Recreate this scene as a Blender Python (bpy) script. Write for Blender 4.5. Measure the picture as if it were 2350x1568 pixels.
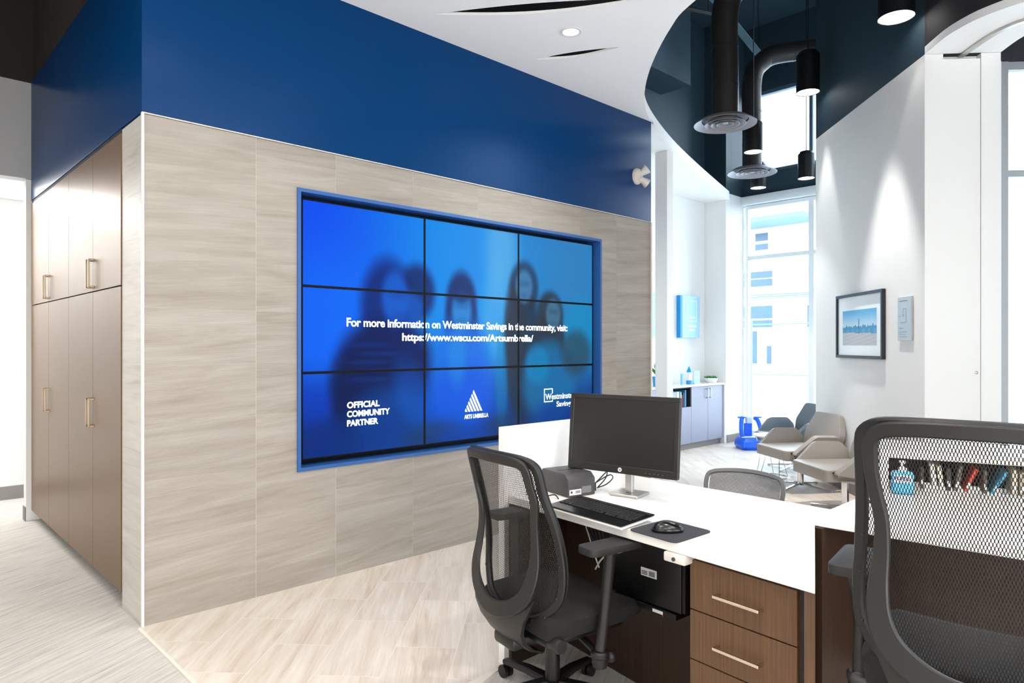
import bpy, bmesh, math, random
from mathutils import Vector, Matrix
from math import sin, cos, pi, radians, sqrt, exp

for o in list(bpy.data.objects): bpy.data.objects.remove(o)
S = bpy.context.scene
C = S.collection
random.seed(7)

# ------------------------------------------------------------------ camera, world, lights, exposure
VIEW = radians(46.07)                      # the camera looks along this plan heading (X runs along the video wall)
cam_d = bpy.data.cameras.new('camera'); cam = bpy.data.objects.new('camera', cam_d); C.objects.link(cam)
cam.location = (0, 0, 1.45); cam.rotation_euler = (pi/2, 0, VIEW - pi/2)
cam_d.sensor_width = 36; cam_d.lens = 1570/2350*36; cam_d.shift_y = 10/2350
cam_d.clip_start = .05; cam_d.clip_end = 200
S.camera = cam
S.view_settings.view_transform = 'Standard'; S.view_settings.look = 'None'
S.view_settings.exposure = 0.42; S.view_settings.gamma = 1; S.view_settings.use_curve_mapping = False

W = bpy.data.worlds.new('world'); S.world = W; W.use_nodes = True
nt = W.node_tree; bg = nt.nodes['Background']
tc = nt.nodes.new('ShaderNodeTexCoord'); sp = nt.nodes.new('ShaderNodeSeparateXYZ'); cr = nt.nodes.new('ShaderNodeValToRGB')
nt.links.new(tc.outputs['Generated'], sp.inputs[0]); nt.links.new(sp.outputs['Z'], cr.inputs[0])
cr.color_ramp.elements[0].position = 0.0; cr.color_ramp.elements[0].color = (.84, .93, 1, 1)
cr.color_ramp.elements[1].position = .8; cr.color_ramp.elements[1].color = (.55, .78, 1, 1)
nt.links.new(cr.outputs[0], bg.inputs[0]); bg.inputs[1].default_value = 7.5

def lamp(kind, name, loc, energy, color=(1, 1, 1), rot=(0, 0, 0), **kw):
    d = bpy.data.lights.new(name, kind); d.energy = energy; d.color = color
    for k, v in kw.items(): setattr(d, k, v)
    o = bpy.data.objects.new(name, d); C.objects.link(o); o.location = loc; o.rotation_euler = rot
    return o
WARM = (1, .955, .90)
# unseen fill lamps added under the ceiling, behind and above the camera
for i, (x, y, e) in enumerate([(-1.6, .6, 24), (-1.2, -1.8, 30), (1.0, -1.6, 30), (.6, 1.2, 24), (2.6, -.6, 22), (-1.8, 3.0, 9), (-1.4, 5.4, 9)]):
    lamp('AREA', 'ceiling_fill', (x, y, 3.5 if y < 5 else 5.4), e, WARM, shape='SQUARE', size=.9)
# large fill panels added behind the camera; no glazing is modelled there
lamp('AREA', 'office_fill', (-3.2, -.8, 1.7), 38, (.97, .98, 1), (0, radians(-90), 0), shape='RECTANGLE', size=2.6, size_y=4.0)
lamp('AREA', 'office_fill', (.8, -3.4, 1.2), 150, (.98, .98, 1), (radians(90), 0, 0), shape='RECTANGLE', size=5.0, size_y=2.4)
# corridor fittings beyond the cupboards
lamp('AREA', 'corridor_fitting', (.3, 7.4, 2.78), 60, (1, 1, 1), shape='RECTANGLE', size=1.8, size_y=.7)
# daylight entering through the lobby and office windows
def portal(name, loc, rot, a, b):
    o = lamp('AREA', name, loc, 1, rot=rot, shape='RECTANGLE', size=a, size_y=b); o.data.cycles.is_portal = True
portal('lobby_window_portal', (10.12, 3.85, 1.85), (0, radians(90), 0), 3.4, 2.45)
portal('lobby_high_window_portal', (10.12, 3.9, 4.68), (0, radians(90), 0), 1.15, 2.5)

# ------------------------------------------------------------------ materials
def lin(c):
    if isinstance(c, str): c = tuple(int(c[i:i+2], 16)/255 for i in (0, 2, 4))
    return tuple((v/12.92 if v <= .04045 else ((v+.055)/1.055)**2.4) for v in c)
def mat(name, col, rough=.5, metal=0., spec=.5, bump=0., bscale=200., emit=None, estr=1., var=0., vscale=4., coat=0.):
    m = bpy.data.materials.new(name); m.use_nodes = True; n = m.node_tree; b = n.nodes['Principled BSDF']
    c = lin(col)
    b.inputs['Base Color'].default_value = (*c, 1); b.inputs['Roughness'].default_value = rough
    b.inputs['Metallic'].default_value = metal; b.inputs['Specular IOR Level'].default_value = spec
    b.inputs['Coat Weight'].default_value = coat
    t = n.nodes.new('ShaderNodeTexCoord')
    if var > 0:
        nz = n.nodes.new('ShaderNodeTexNoise'); nz.inputs['Scale'].default_value = vscale; nz.inputs['Detail'].default_value = 3
        mx = n.nodes.new('ShaderNodeMix'); mx.data_type = 'RGBA'
        mx.inputs['A'].default_value = (*[v*(1-var) for v in c], 1); mx.inputs['B'].default_value = (*[min(1, v*(1+var)) for v in c], 1)
        n.links.new(t.outputs['Object'], nz.inputs['Vector']); n.links.new(nz.outputs['Fac'], mx.inputs['Factor'])
        n.links.new(mx.outputs['Result'], b.inputs['Base Color'])
    if bump > 0:
        nz = n.nodes.new('ShaderNodeTexNoise'); nz.inputs['Scale'].default_value = bscale
        bp = n.nodes.new('ShaderNodeBump'); bp.inputs['Strength'].default_value = bump; bp.inputs['Distance'].default_value = .002
        n.links.new(t.outputs['Object'], nz.inputs['Vector']); n.links.new(nz.outputs['Fac'], bp.inputs['Height'])
        n.links.new(bp.outputs[0], b.inputs['Normal'])
    if emit:
        b.inputs['Emission Color'].default_value = (*lin(emit), 1); b.inputs['Emission Strength'].default_value = estr
    return m

def nodes_of(m): return m.node_tree, m.node_tree.nodes['Principled BSDF']
def ramp(n, stops):
    r = n.nodes.new('ShaderNodeValToRGB'); e = r.color_ramp.elements
    e[0].position, e[0].color = stops[0][0], (*lin(stops[0][1]), 1)
    e[1].position, e[1].color = stops[-1][0], (*lin(stops[-1][1]), 1)
    for p, c in stops[1:-1]:
        k = e.new(p); k.color = (*lin(c), 1)
    return r

def stone(name, stops, rot, groove):
    """linear veined stone tile; each tile's own colour attribute shifts its veins"""
    m = mat(name, 'b8aea2', .42, spec=.4); n, b = nodes_of(m); N = n.nodes; L = n.links.new
    t = N.new('ShaderNodeTexCoord'); at = N.new('ShaderNodeAttribute'); at.attribute_name = 'tile'
    ad = N.new('ShaderNodeVectorMath'); ad.operation = 'MULTIPLY_ADD'
    mp = N.new('ShaderNodeMapping'); mp.inputs['Rotation'].default_value = rot
    L(t.outputs['Object'], mp.inputs['Vector'])
    L(at.outputs['Color'], ad.inputs[0]); ad.inputs[1].default_value = (9, 5, 7); L(mp.outputs[0], ad.inputs[2])
    sc = N.new('ShaderNodeMapping')
    sc.inputs['Scale'].default_value = (.8, 9, 9) ; L(ad.outputs[0], sc.inputs['Vector'])
    n1 = N.new('ShaderNodeTexNoise'); n1.inputs['Scale'].default_value = 1.5; n1.inputs['Detail'].default_value = 6; n1.inputs['Roughness'].default_value = .62; n1.inputs['Distortion'].default_value = .6
    L(sc.outputs[0], n1.inputs['Vector'])
    r = ramp(n, stops); L(n1.outputs['Fac'], r.inputs[0])
    n2 = N.new('ShaderNodeTexNoise'); n2.inputs['Scale'].default_value = 9; n2.inputs['Detail'].default_value = 3
    sc2 = N.new('ShaderNodeMapping'); sc2.inputs['Scale'].default_value = (.5, 14, 14); L(ad.outputs[0], sc2.inputs['Vector']); L(sc2.outputs[0], n2.inputs['Vector'])
    mr = N.new('ShaderNodeMapRange'); mr.inputs['To Min'].default_value = .84; mr.inputs['To Max'].default_value = 1.12; L(n2.outputs['Fac'], mr.inputs['Value'])
    ms = N.new('ShaderNodeSeparateColor'); L(at.outputs['Color'], ms.inputs[0])
    mr2 = N.new('ShaderNodeMapRange'); mr2.inputs['To Min'].default_value = .92; mr2.inputs['To Max'].default_value = 1.05; L(ms.outputs[0], mr2.inputs['Value'])
    mu = N.new('ShaderNodeMath'); mu.operation = 'MULTIPLY'; L(mr.outputs[0], mu.inputs[0]); L(mr2.outputs[0], mu.inputs[1])
    mx = N.new('ShaderNodeVectorMath'); mx.operation = 'SCALE'; L(r.outputs[0], mx.inputs[0]); L(mu.outputs[0], mx.inputs['Scale'])
    L(mx.outputs[0], b.inputs['Base Color'])
    if groove:
        w = N.new('ShaderNodeTexWave'); w.wave_type = 'BANDS'; w.bands_direction = 'Z'; w.inputs['Scale'].default_value = 38; w.inputs['Distortion'].default_value = 1.2; w.inputs['Detail'].default_value = 2; w.inputs['Detail Scale'].default_value = .6
        sw = N.new('ShaderNodeMapping'); sw.inputs['Scale'].default_value = (.25, .25, 1); L(t.outputs['Object'], sw.inputs['Vector']); L(sw.outputs[0], w.inputs['Vector'])
        bp = N.new('ShaderNodeBump'); bp.inputs['Strength'].default_value = .13; bp.inputs['Distance'].default_value = .004
        L(w.outputs['Fac'], bp.inputs['Height']); L(bp.outputs[0], b.inputs['Normal'])
    return m

def carpet_mat(name, head, stops):
    m = mat(name, 'c8c3bc', .95, spec=.1); n, b = nodes_of(m); N = n.nodes; L = n.links.new
    t = N.new('ShaderNodeTexCoord'); mp = N.new('ShaderNodeMapping'); mp.inputs['Rotation'].default_value = (0, 0, -radians(head)); L(t.outputs['Object'], mp.inputs['Vector'])
    sc = N.new('ShaderNodeMapping'); sc.inputs['Scale'].default_value = (1.1, 26, 1); L(mp.outputs[0], sc.inputs['Vector'])
    n1 = N.new('ShaderNodeTexNoise'); n1.inputs['Scale'].default_value = 2.2; n1.inputs['Detail'].default_value = 7; n1.inputs['Roughness'].default_value = .7
    L(sc.outputs[0], n1.inputs['Vector']); r = ramp(n, stops); L(n1.outputs['Fac'], r.inputs[0]); L(r.outputs[0], b.inputs['Base Color'])
    n2 = N.new('ShaderNodeTexNoise'); n2.inputs['Scale'].default_value = 260; L(t.outputs['Object'], n2.inputs['Vector'])
    bp = N.new('ShaderNodeBump'); bp.inputs['Strength'].default_value = .5; bp.inputs['Distance'].default_value = .003; L(n2.outputs['Fac'], bp.inputs['Height']); L(bp.outputs[0], b.inputs['Normal'])
    return m

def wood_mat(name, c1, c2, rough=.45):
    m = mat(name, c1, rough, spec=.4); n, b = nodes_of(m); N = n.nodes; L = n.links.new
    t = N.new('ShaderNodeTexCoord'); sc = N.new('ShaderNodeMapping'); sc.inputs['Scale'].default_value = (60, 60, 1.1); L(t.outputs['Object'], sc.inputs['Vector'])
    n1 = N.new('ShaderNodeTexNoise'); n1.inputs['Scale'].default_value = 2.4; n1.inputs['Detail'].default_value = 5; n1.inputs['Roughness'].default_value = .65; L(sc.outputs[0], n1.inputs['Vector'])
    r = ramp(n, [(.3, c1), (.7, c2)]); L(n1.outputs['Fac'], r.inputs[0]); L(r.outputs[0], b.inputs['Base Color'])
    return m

def mesh_fabric(name, col, sx, sz, thr, rough=.6):
    """open-weave chair mesh: elongated diamond holes, really see-through"""
    m = mat(name, col, rough); n, b = nodes_of(m); N = n.nodes; L = n.links.new
    uv = N.new('ShaderNodeUVMap'); uv.uv_map = 'weave'; sp = N.new('ShaderNodeSeparateXYZ'); L(uv.outputs[0], sp.inputs[0])
    def mth(op, a, bb=None, v=None):
        q = N.new('ShaderNodeMath'); q.operation = op
        L(a, q.inputs[0])
        if bb is not None: L(bb, q.inputs[1])
        if v is not None: q.inputs[1].default_value = v
        return q.outputs[0]
    ax = mth('MULTIPLY', sp.outputs['X'], v=2*pi*sx); az = mth('MULTIPLY', sp.outputs['Y'], v=2*pi*sz)
    cx = mth('COSINE', mth('ADD', ax, az)); cz = mth('COSINE', mth('SUBTRACT', ax, az))
    p = mth('MULTIPLY', cx, cz); hole = mth('GREATER_THAN', mth('ABSOLUTE', p), v=thr)
    a = mth('SUBTRACT', hole, v=1.0); a = mth('ABSOLUTE', a)
    L(a, b.inputs['Alpha'])
    return m

def glass_mat(name, tint=(1, 1, 1)):
    m = bpy.data.materials.new(name); m.use_nodes = True; n = m.node_tree; n.nodes.clear()
    o = n.nodes.new('ShaderNodeOutputMaterial'); mx = n.nodes.new('ShaderNodeMixShader'); tr = n.nodes.new('ShaderNodeBsdfTransparent'); gl = n.nodes.new('ShaderNodeBsdfGlossy')
    tr.inputs[0].default_value = (*tint, 1); gl.inputs['Roughness'].default_value = .02
    fr = n.nodes.new('ShaderNodeFresnel'); fr.inputs['IOR'].default_value = 1.35
    n.links.new(fr.outputs[0], mx.inputs[0]); n.links.new(tr.outputs[0], mx.inputs[1]); n.links.new(gl.outputs[0], mx.inputs[2]); n.links.new(mx.outputs[0], o.inputs[0])
    return m

M = {}
M['wall_white'] = mat('white_paint', 'f0f0ee', .6, spec=.3, bump=.05, bscale=90)
M['wall_warm'] = mat('office_paint', 'e6e4e0', .6, spec=.3, bump=.05, bscale=90)
M['slab'] = mat('ceiling_paint', 'fafaf9', .75, spec=.2, bump=.03, bscale=60)
M['blue'] = mat('blue_paint', '003668', .30, spec=.10, bump=.03, bscale=70, var=.05, vscale=.6)
M['frame_blue'] = mat('blue_frame_paint', '2a5a9a', .4)
M['dark'] = mat('dark_brown_paint', '2c2723', .7, spec=.3, var=.05)
M['dark_blue'] = mat('dark_slate_paint', '314653', .6, spec=.35, var=.06)
M['bulk'] = mat('grey_paint', 'b4b4b4', .7)
M['tile_wall'] = stone('ribbed_stone_tile', [(.18, '81776b'), (.40, '9a9186'), (.56, 'a39b91'), (.80, 'afa89f')], (0, radians(4), 0), True)
M['tile_side'] = stone('side_stone_tile', [(.28, 'bdb8ae'), (.42, 'd0cbc2'), (.6, 'dad5cc'), (.75, 'e2ddd4')], (0, 0, radians(90)), False)
M['tile_floor'] = stone('floor_stone_tile', [(.27, 'c2ab93'), (.40, 'd6c8b8'), (.55, 'e0d5c8'), (.75, 'ebe2d8')], (0, 0, -radians(49)), False)
M['grout'] = mat('grout', 'e2dacf', .9, bump=.1)
M['carpet'] = carpet_mat('linear_carpet', 28, [(.27, '97918a'), (.44, 'c3beb7'), (.6, 'd2cec7'), (.78, 'e2dfd9')])
M['trim_white'] = mat('white_metal_trim', 'eeeae4', .35)
M['base_grey'] = mat('grey_rubber_base', '8c8883', .7, bump=.05)
M['bronze'] = mat('bronze_laminate', '785c42', .36, metal=.22, spec=.5, bump=.05, bscale=350, var=.03)
M['brass'] = mat('brushed_nickel', 'c9b79c', .28, metal=1.)
M['nickel'] = mat('satin_nickel', 'dccdb8', .25, metal=1.)
M['chrome'] = mat('chrome', 'd8d8da', .08, metal=1., var=.02)
M['steel'] = mat('brushed_steel', 'c4c2be', .3, metal=.9)
M['black'] = mat('black_plastic', '0e0e0e', .42, bump=.06, bscale=500)
M['black_gloss'] = mat('gloss_black_plastic', '060607', .22, coat=.1, var=.05)
M['charcoal'] = mat('charcoal_plastic', '1b1918', .45, bump=.06, bscale=400)
M['charcoal2'] = mat('dark_grey_plastic', '121110', .48, bump=.06, bscale=400)
M['fabric_black'] = mat('black_fabric', '131211', .9, bump=.5, bscale=700, var=.1, vscale=40)
M['arm'] = mat('soft_arm_pad', '1e1d1d', .62, bump=.05, bscale=300)
M['screen_black'] = mat('screen_edge_black', '060607', .5, spec=.15, var=.03)
M['key'] = mat('key_plastic', '1c1a1c', .35, bump=.03)
M['screen_off'] = mat('dark_matte_screen', '191917', .35, spec=.5, var=.04)
M['bezel'] = mat('monitor_plastic', '1e1d1b', .4, bump=.05)
M['printer'] = mat('printer_plastic', '3a393c', .5, bump=.05)
M['worktop'] = mat('white_solid_surface', 'ebe8e5', .25, spec=.45, var=.01)
M['panel_white'] = mat('white_laminate', 'efecea', .4, var=.01)
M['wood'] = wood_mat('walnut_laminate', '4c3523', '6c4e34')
M['wood_shaded'] = wood_mat('shaded_walnut_laminate', '291b13', '3c291c')  # darker copy of the walnut, kneehole shade put into its colour
M['mouse_pad'] = mat('mouse_pad_cloth', '2c2d34', .8, bump=.3, bscale=900)
M['cable_black'] = mat('black_cable', '151515', .5, var=.05)
M['cable_white'] = mat('white_cable', 'd8d4cc', .5, var=.05)
M['label_white'] = mat('label_paper', 'dedede', .6, var=.03)
M['label_ink'] = mat('label_ink', '2a2a2a', .6, var=.03)
M['red'] = mat('red_mark', 'b01818', .5, var=.03)
M['glass'] = glass_mat('window_glass')
M['win_frame'] = mat('white_window_frame', 'e8eef2', .4, var=.01)
M['win_grey'] = mat('grey_window_frame', 'b4b4b6', .4, metal=.3, var=.01)
M['duct'] = mat('painted_duct', '2b2928', .45, metal=.2, bump=.1, bscale=30)
M['diffuser'] = mat('painted_diffuser', '8d8c92', .4, metal=.1, var=.03)
M['pendant'] = mat('black_pendant_metal', '0f1216', .35, var=.1)
M['lamp_glow'] = mat('lamp_diffuser', 'ffffff', .5, emit='fffaf2', estr=6, var=.01)
M['lens'] = mat('emergency_lens', '3c3c38', .2, var=.1)
M['plastic_white'] = mat('ivory_plastic', 'd9d2cb', .4, var=.02)
M['lounge'] = mat('taupe_leather', '948d86', .42, bump=.15, bscale=500, var=.04)
M['lounge_dark'] = mat('dark_grey_leather', '59636a', .45, bump=.15, bscale=500, var=.04)
M['toy'] = mat('bright_blue_plastic', '1468ff', .3, var=.05)
M['toy_light'] = mat('pale_blue_plastic', 'c4dcf6', .35, var=.03)
M['grey_mesh'] = mesh_fabric('grey_chair_mesh', '6e6e6e', 90, 90, .80)
M['grey_plastic'] = mat('grey_plastic', '6a6a6a', .45, bump=.05)
M['laminate_grey'] = mat('grey_laminate', '8f93a4', .4, bump=.03, var=.02)
M['niche'] = mat('dark_niche', '2e2a27', .6, var=.05)
M['poster'] = mat('pale_blue_poster', 'a8dcf8', .45, var=.04)
M['poster_edge'] = mat('blue_poster_edge', '0096dc', .45, var=.03)
M['poster_white'] = mat('poster_print_white', 'f4fbff', .5, var=.01)
M['leaf'] = mat('succulent_green', '3f8a2c', .5, var=.2, vscale=30)
M['pot'] = mat('white_ceramic', 'f4f4f2', .3, var=.01)
M['mesh_black'] = mesh_fabric('black_chair_mesh', '1d1815', 72, 27, .33)
M['mesh_black_fine'] = mesh_fabric('fine_black_chair_mesh', '1c1917', 76, 30, .46)
M['facade'] = mat('white_render', 'f4f6f8', .8, bump=.05, bscale=20)
M['facade_grey'] = mat('pale_soffit', '5c7488', .8, var=.03)
M['facade_glass'] = mat('blue_grey_window', '22465a', .3, var=.3, vscale=2)
M['street'] = mat('pale_pavement', 'c9ced2', .8, var=.05)
M['rail'] = mat('pale_metal_rail', '8fb4cc', .5, var=.03)

# ------------------------------------------------------------------ mesh helpers
def finish(bm, name, m, parent=None, smooth=True, angle=35, loc=None):
    bmesh.ops.recalc_face_normals(bm, faces=bm.faces)
    if smooth:
        for f in bm.faces: f.smooth = True
        for e in bm.edges:
            if len(e.link_faces) == 2:
                if e.calc_face_angle(0) > radians(angle): e.smooth = False
    me = bpy.data.meshes.new(name); bm.to_mesh(me); bm.free()
    o = bpy.data.objects.new(name, me); C.objects.link(o); me.materials.append(m)
    if parent: o.parent = parent
    if loc: o.location = loc
    return o
def BM(): return bmesh.new()
def box(bm, lo, hi, bev=0., seg=2, mtx=None):
    r = bmesh.ops.create_cube(bm, size=1); vs = r['verts']
    for v in vs:
        v.co = Vector([(lo[i]+hi[i])/2 + v.co[i]*(hi[i]-lo[i]) for i in range(3)])
    if bev > 0:
        es = list({e for v in vs for e in v.link_edges})
        q = bmesh.ops.bevel(bm, geom=es, offset=bev, segments=seg, affect='EDGES', profile=.5, clamp_overlap=True)
        vs = list({v for f in q['faces'] for v in f.verts} | {v for v in vs if v.is_valid})
    if mtx is not None: bmesh.ops.transform(bm, matrix=mtx, verts=vs)
    return vs
def bx(name, lo, hi, m, parent=None, bev=0., seg=2, mtx=None):
    bm = BM(); box(bm, lo, hi, bev, seg, mtx); return finish(bm, name, m, parent)
def prism(bm, pts, z0, z1, bev=0., seg=2):
    vs = [bm.verts.new((p[0], p[1], z0)) for p in pts]; f = bm.faces.new(vs)
    r = bmesh.ops.extrude_face_region(bm, geom=[f]); nv = [g for g in r['geom'] if isinstance(g, bmesh.types.BMVert)]
    for v in nv: v.co.z = z1
    allv = vs+nv
    if bev > 0:
        es = list({e for v in allv for e in v.link_edges})
        q = bmesh.ops.bevel(bm, geom=es, offset=bev, segments=seg, affect='EDGES', profile=.5, clamp_overlap=True)
        allv = list({v for f in q['faces'] for v in f.verts} | {v for v in allv if v.is_valid})
    return allv
def tube(bm, pts, r, n=8, cap=True):
    pts = [Vector(p) for p in pts]; rings = []
    rs = r if isinstance(r, (list, tuple)) else [r]*len(pts)
    up = None
    for i, p in enumerate(pts):
        if i == 0: t = pts[1]-p
        elif i == len(pts)-1: t = p-pts[i-1]
        else: t = (pts[i+1]-p).normalized()+(p-pts[i-1]).normalized()
        t.normalize()
        if up is None:
            up = Vector((0, 0, 1)) if abs(t.z) < .9 else Vector((1, 0, 0))
        a = up-t*up.dot(t)
        if a.length < 1e-4: a = t.orthogonal()
        a.normalize(); up = a; b = t.cross(a)
        rings.append([bm.verts.new(p+a*cos(2*pi*k/n)*rs[i]+b*sin(2*pi*k/n)*rs[i]) for k in range(n)])
    for i in range(len(rings)-1):
        for k in range(n): bm.faces.new((rings[i][k], rings[i][(k+1) % n], rings[i+1][(k+1) % n], rings[i+1][k]))
    if cap: bm.faces.new(rings[0][::-1]); bm.faces.new(rings[-1])
def lathe(bm, prof, c=(0, 0, 0), n=32, mtx=None):
    rings = []; new = []
    for r, z in prof:
        if r < 1e-5:
            v = bm.verts.new((c[0], c[1], c[2]+z)); rings.append([v]); new.append(v)
        else:
            q = [bm.verts.new((c[0]+r*cos(2*pi*k/n), c[1]+r*sin(2*pi*k/n), c[2]+z)) for k in range(n)]; rings.append(q); new += q
    for i in range(len(rings)-1):
        a, b = rings[i], rings[i+1]
        for k in range(n):
            if len(a) == 1 and len(b) == 1: continue
            if len(a) == 1: bm.faces.new((a[0], b[k], b[(k+1) % n]))
            elif len(b) == 1: bm.faces.new((a[k], a[(k+1) % n], b[0]))
            else: bm.faces.new((a[k], a[(k+1) % n], b[(k+1) % n], b[k]))
    if mtx is not None: bmesh.ops.transform(bm, matrix=mtx, verts=new)
    return new
def strip(bm, pts, sides, w, t):
    """flat bar swept along pts; sides = outward vector for the wide direction at each point, w widths, t thickness"""
    pts = [Vector(p) for p in pts]; n = len(pts); rings = []
    ws = w if isinstance(w, (list, tuple)) else [w]*n
    ts = t if isinstance(t, (list, tuple)) else [t]*n
    closed = n > 3 and (pts[0]-pts[-1]).length < 1e-5
    for i, p in enumerate(pts):
        if closed and i == n-1: rings.append(rings[0]); continue
        tg = (pts[min(i+1, n-1)]-pts[i-1 if i else (n-2 if closed else 0)]).normalized()
        s = Vector(sides[i]); s = (s-tg*s.dot(tg)).normalized(); d = tg.cross(s)
        h, k = ws[i]/2, ts[i]/2; c = min(h, k)*.45
        prof = [(-h, -k+c), (-h+c, -k), (h-c, -k), (h, -k+c), (h, k-c), (h-c, k), (-h+c, k), (-h, k-c)]
        rings.append([bm.verts.new(p+s*a+d*b) for a, b in prof])
    for i in range(n-1):
        for k in range(8): bm.faces.new((rings[i][k], rings[i][(k+1) % 8], rings[i+1][(k+1) % 8], rings[i+1][k]))
    if not closed: bm.faces.new(rings[0][::-1]); bm.faces.new(rings[-1])
def spline(pts, n=6, closed=False):
    """Catmull-Rom through pts"""
    P = [Vector(p) for p in pts]; out = []; N = len(P)
    rng = range(N if closed else N-1)
    for i in rng:
        if closed: a, b, c, d = P[(i-1) % N], P[i], P[(i+1) % N], P[(i+2) % N]
        else: a, b, c, d = P[max(i-1, 0)], P[i], P[i+1], P[min(i+2, N-1)]
        for k in range(n):
            t = k/n
            out.append(.5*((2*b)+(c-a)*t+(2*a-5*b+4*c-d)*t*t+(3*b-a-3*c+d)*t**3))
    if not closed: out.append(P[-1])
    return out
def flat_poly(name, outer, holes, z0, z1, m, parent=None):
    """slab with holes from a filled 2-D curve"""
    cu = bpy.data.curves.new(name, 'CURVE'); cu.dimensions = '2D'; cu.fill_mode = 'BOTH'; cu.extrude = (z1-z0)/2
    for ring in [outer]+holes:
        s = cu.splines.new('POLY'); s.points.add(len(ring)-1); s.use_cyclic_u = True
        for i, p in enumerate(ring): s.points[i].co = (p[0], p[1], 0, 1)
    t = bpy.data.objects.new('tmp', cu); C.objects.link(t)
    me = bpy.data.meshes.new_from_object(t.evaluated_get(bpy.context.evaluated_depsgraph_get())); me.name = name
    bpy.data.objects.remove(t); bpy.data.curves.remove(cu)
    for v in me.vertices: v.co.z += (z0+z1)/2
    me.materials.clear(); me.materials.append(m)
    o = bpy.data.objects.new(name, me); C.objects.link(o)
    if parent: o.parent = parent
    return o
def text_mesh(s, bold=0., spacing=1.):
    cu = bpy.data.curves.new('t', 'FONT'); cu.body = s; cu.offset = bold; cu.space_character = spacing; cu.resolution_u = 4
    t = bpy.data.objects.new('t', cu); C.objects.link(t)
    me = bpy.data.meshes.new_from_object(t.evaluated_get(bpy.context.evaluated_depsgraph_get()))
    bpy.data.objects.remove(t); bpy.data.curves.remove(cu)
    b = bmesh.new(); b.from_mesh(me); bpy.data.meshes.remove(me)
    return b
def text_fit(s, x0, x1, y0, y1, bold=0., spacing=1.):
    """text bmesh in the XY plane stretched to the rectangle"""
    b = text_mesh(s, bold, spacing); xs = [v.co.x for v in b.verts]; ys = [v.co.y for v in b.verts]
    ax, bx_, ay, by = min(xs), max(xs), min(ys), max(ys)
    for v in b.verts:
        v.co.x = x0+(v.co.x-ax)/(bx_-ax)*(x1-x0); v.co.y = y0+(v.co.y-ay)/(by-ay)*(y1-y0); v.co.z = 0
    return b
def place_bm(dst, src, mtx):
    bmesh.ops.transform(src, matrix=mtx, verts=src.verts); me = bpy.data.meshes.new('x'); src.to_mesh(me); src.free(); dst.from_mesh(me); bpy.data.meshes.remove(me)

def thing(name, label, cat, loc=(0, 0, 0), rz=0., group=None):
    o = bpy.data.objects.new(name, None); C.objects.link(o); o.location = loc; o.rotation_euler = (0, 0, rz); o.empty_display_size = .1
    o['label'] = label; o['category'] = cat
    if group: o['group'] = group
    return o
def tag(o, label, cat, group=None):
    o['label'] = label; o['category'] = cat
    if group: o['group'] = group
    return o
def struct(o): o['kind'] = 'structure'; return o
def copy_tree(o, parent=None):
    c = o.copy(); C.objects.link(c)
    if parent: c.parent = parent
    for ch in [x for x in bpy.data.objects if x.parent == o]: copy_tree(ch, c)
    return c
def frame_mtx(o, ux, uy):
    """matrix: local x->ux, local y->uy, local z->ux x uy at origin o"""
    ux = Vector(ux).normalized(); uy = Vector(uy).normalized(); uz = ux.cross(uy)
    m = Matrix((ux, uy, uz)).transposed().to_4x4(); m.translation = Vector(o); return m

# ------------------------------------------------------------------ setting: floor
struct(bx('floor', (-4, -4, -.12), (14, 9.2, 0), M['carpet']))
def clip(poly, a, b):      # keep the part of poly left of a->b
    out = []; n = len(poly)
    def sd(p): return (b[0]-a[0])*(p[1]-a[1])-(b[1]-a[1])*(p[0]-a[0])
    for i in range(n):
        p, q = poly[i], poly[(i+1) % n]; dp, dq = sd(p), sd(q)
        if dp >= 0: out.append(p)
        if dp*dq < 0: t = dp/(dp-dq); out.append((p[0]+t*(q[0]-p[0]), p[1]+t*(q[1]-p[1])))
    return out
def clip_convex(poly, reg):
    for i in range(len(reg)):
        poly = clip(poly, reg[i], reg[(i+1) % len(reg)])
        if len(poly) < 3: return []
    return poly
REG = [[(1.06, 1.93), (2.12, 2.255), (2.96, 2.29), (2.96, 3.86), (1.06, 3.86)],
       [(2.96, .9), (5.62, .9), (5.62, 3.86), (2.96, 3.86)],
       [(5.62, .9), (9.9, .9), (9.9, 5.5), (5.62, 5.5)]]
bm = BM(); col = bm.loops.layers.color.new('tile')
h = radians(43); ux, uy = (cos(h), sin(h)), (-sin(h), cos(h)); gp = .0022
for j in range(-26, 26):
    v0 = .735+.2975*j
    for i in range(-4, 24):
        u0 = -.05+.6*i+(.3 if j % 2 else 0)
        q = [(u0+gp, v0+gp), (u0+.6-gp, v0+gp), (u0+.6-gp, v0+.2975-gp), (u0+gp, v0+.2975-gp)]
        w = [(ux[0]*a+uy[0]*b, ux[1]*a+uy[1]*b) for a, b in q]; rc = (random.random(), random.random(), random.random(), 1)
        for reg in REG:
            pc = clip_convex(w, reg)
            if len(pc) >= 3:
                try: f = bm.faces.new([bm.verts.new((p[0], p[1], .0049)) for p in pc])
                except ValueError: continue
                for lp in f.loops: lp[col] = rc
o = finish(bm, 'floor', M['tile_floor'], smooth=False); struct(o)
bm = BM()
for reg in REG: prism(bm, reg, .0, .0045)
struct(finish(bm, 'floor', M['grout']))
# thin light edge strip between carpet and tile
struct(bx('trim_1', (1.045, 1.95, 0), (1.06, 3.84, .008), M['grout']))

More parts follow.
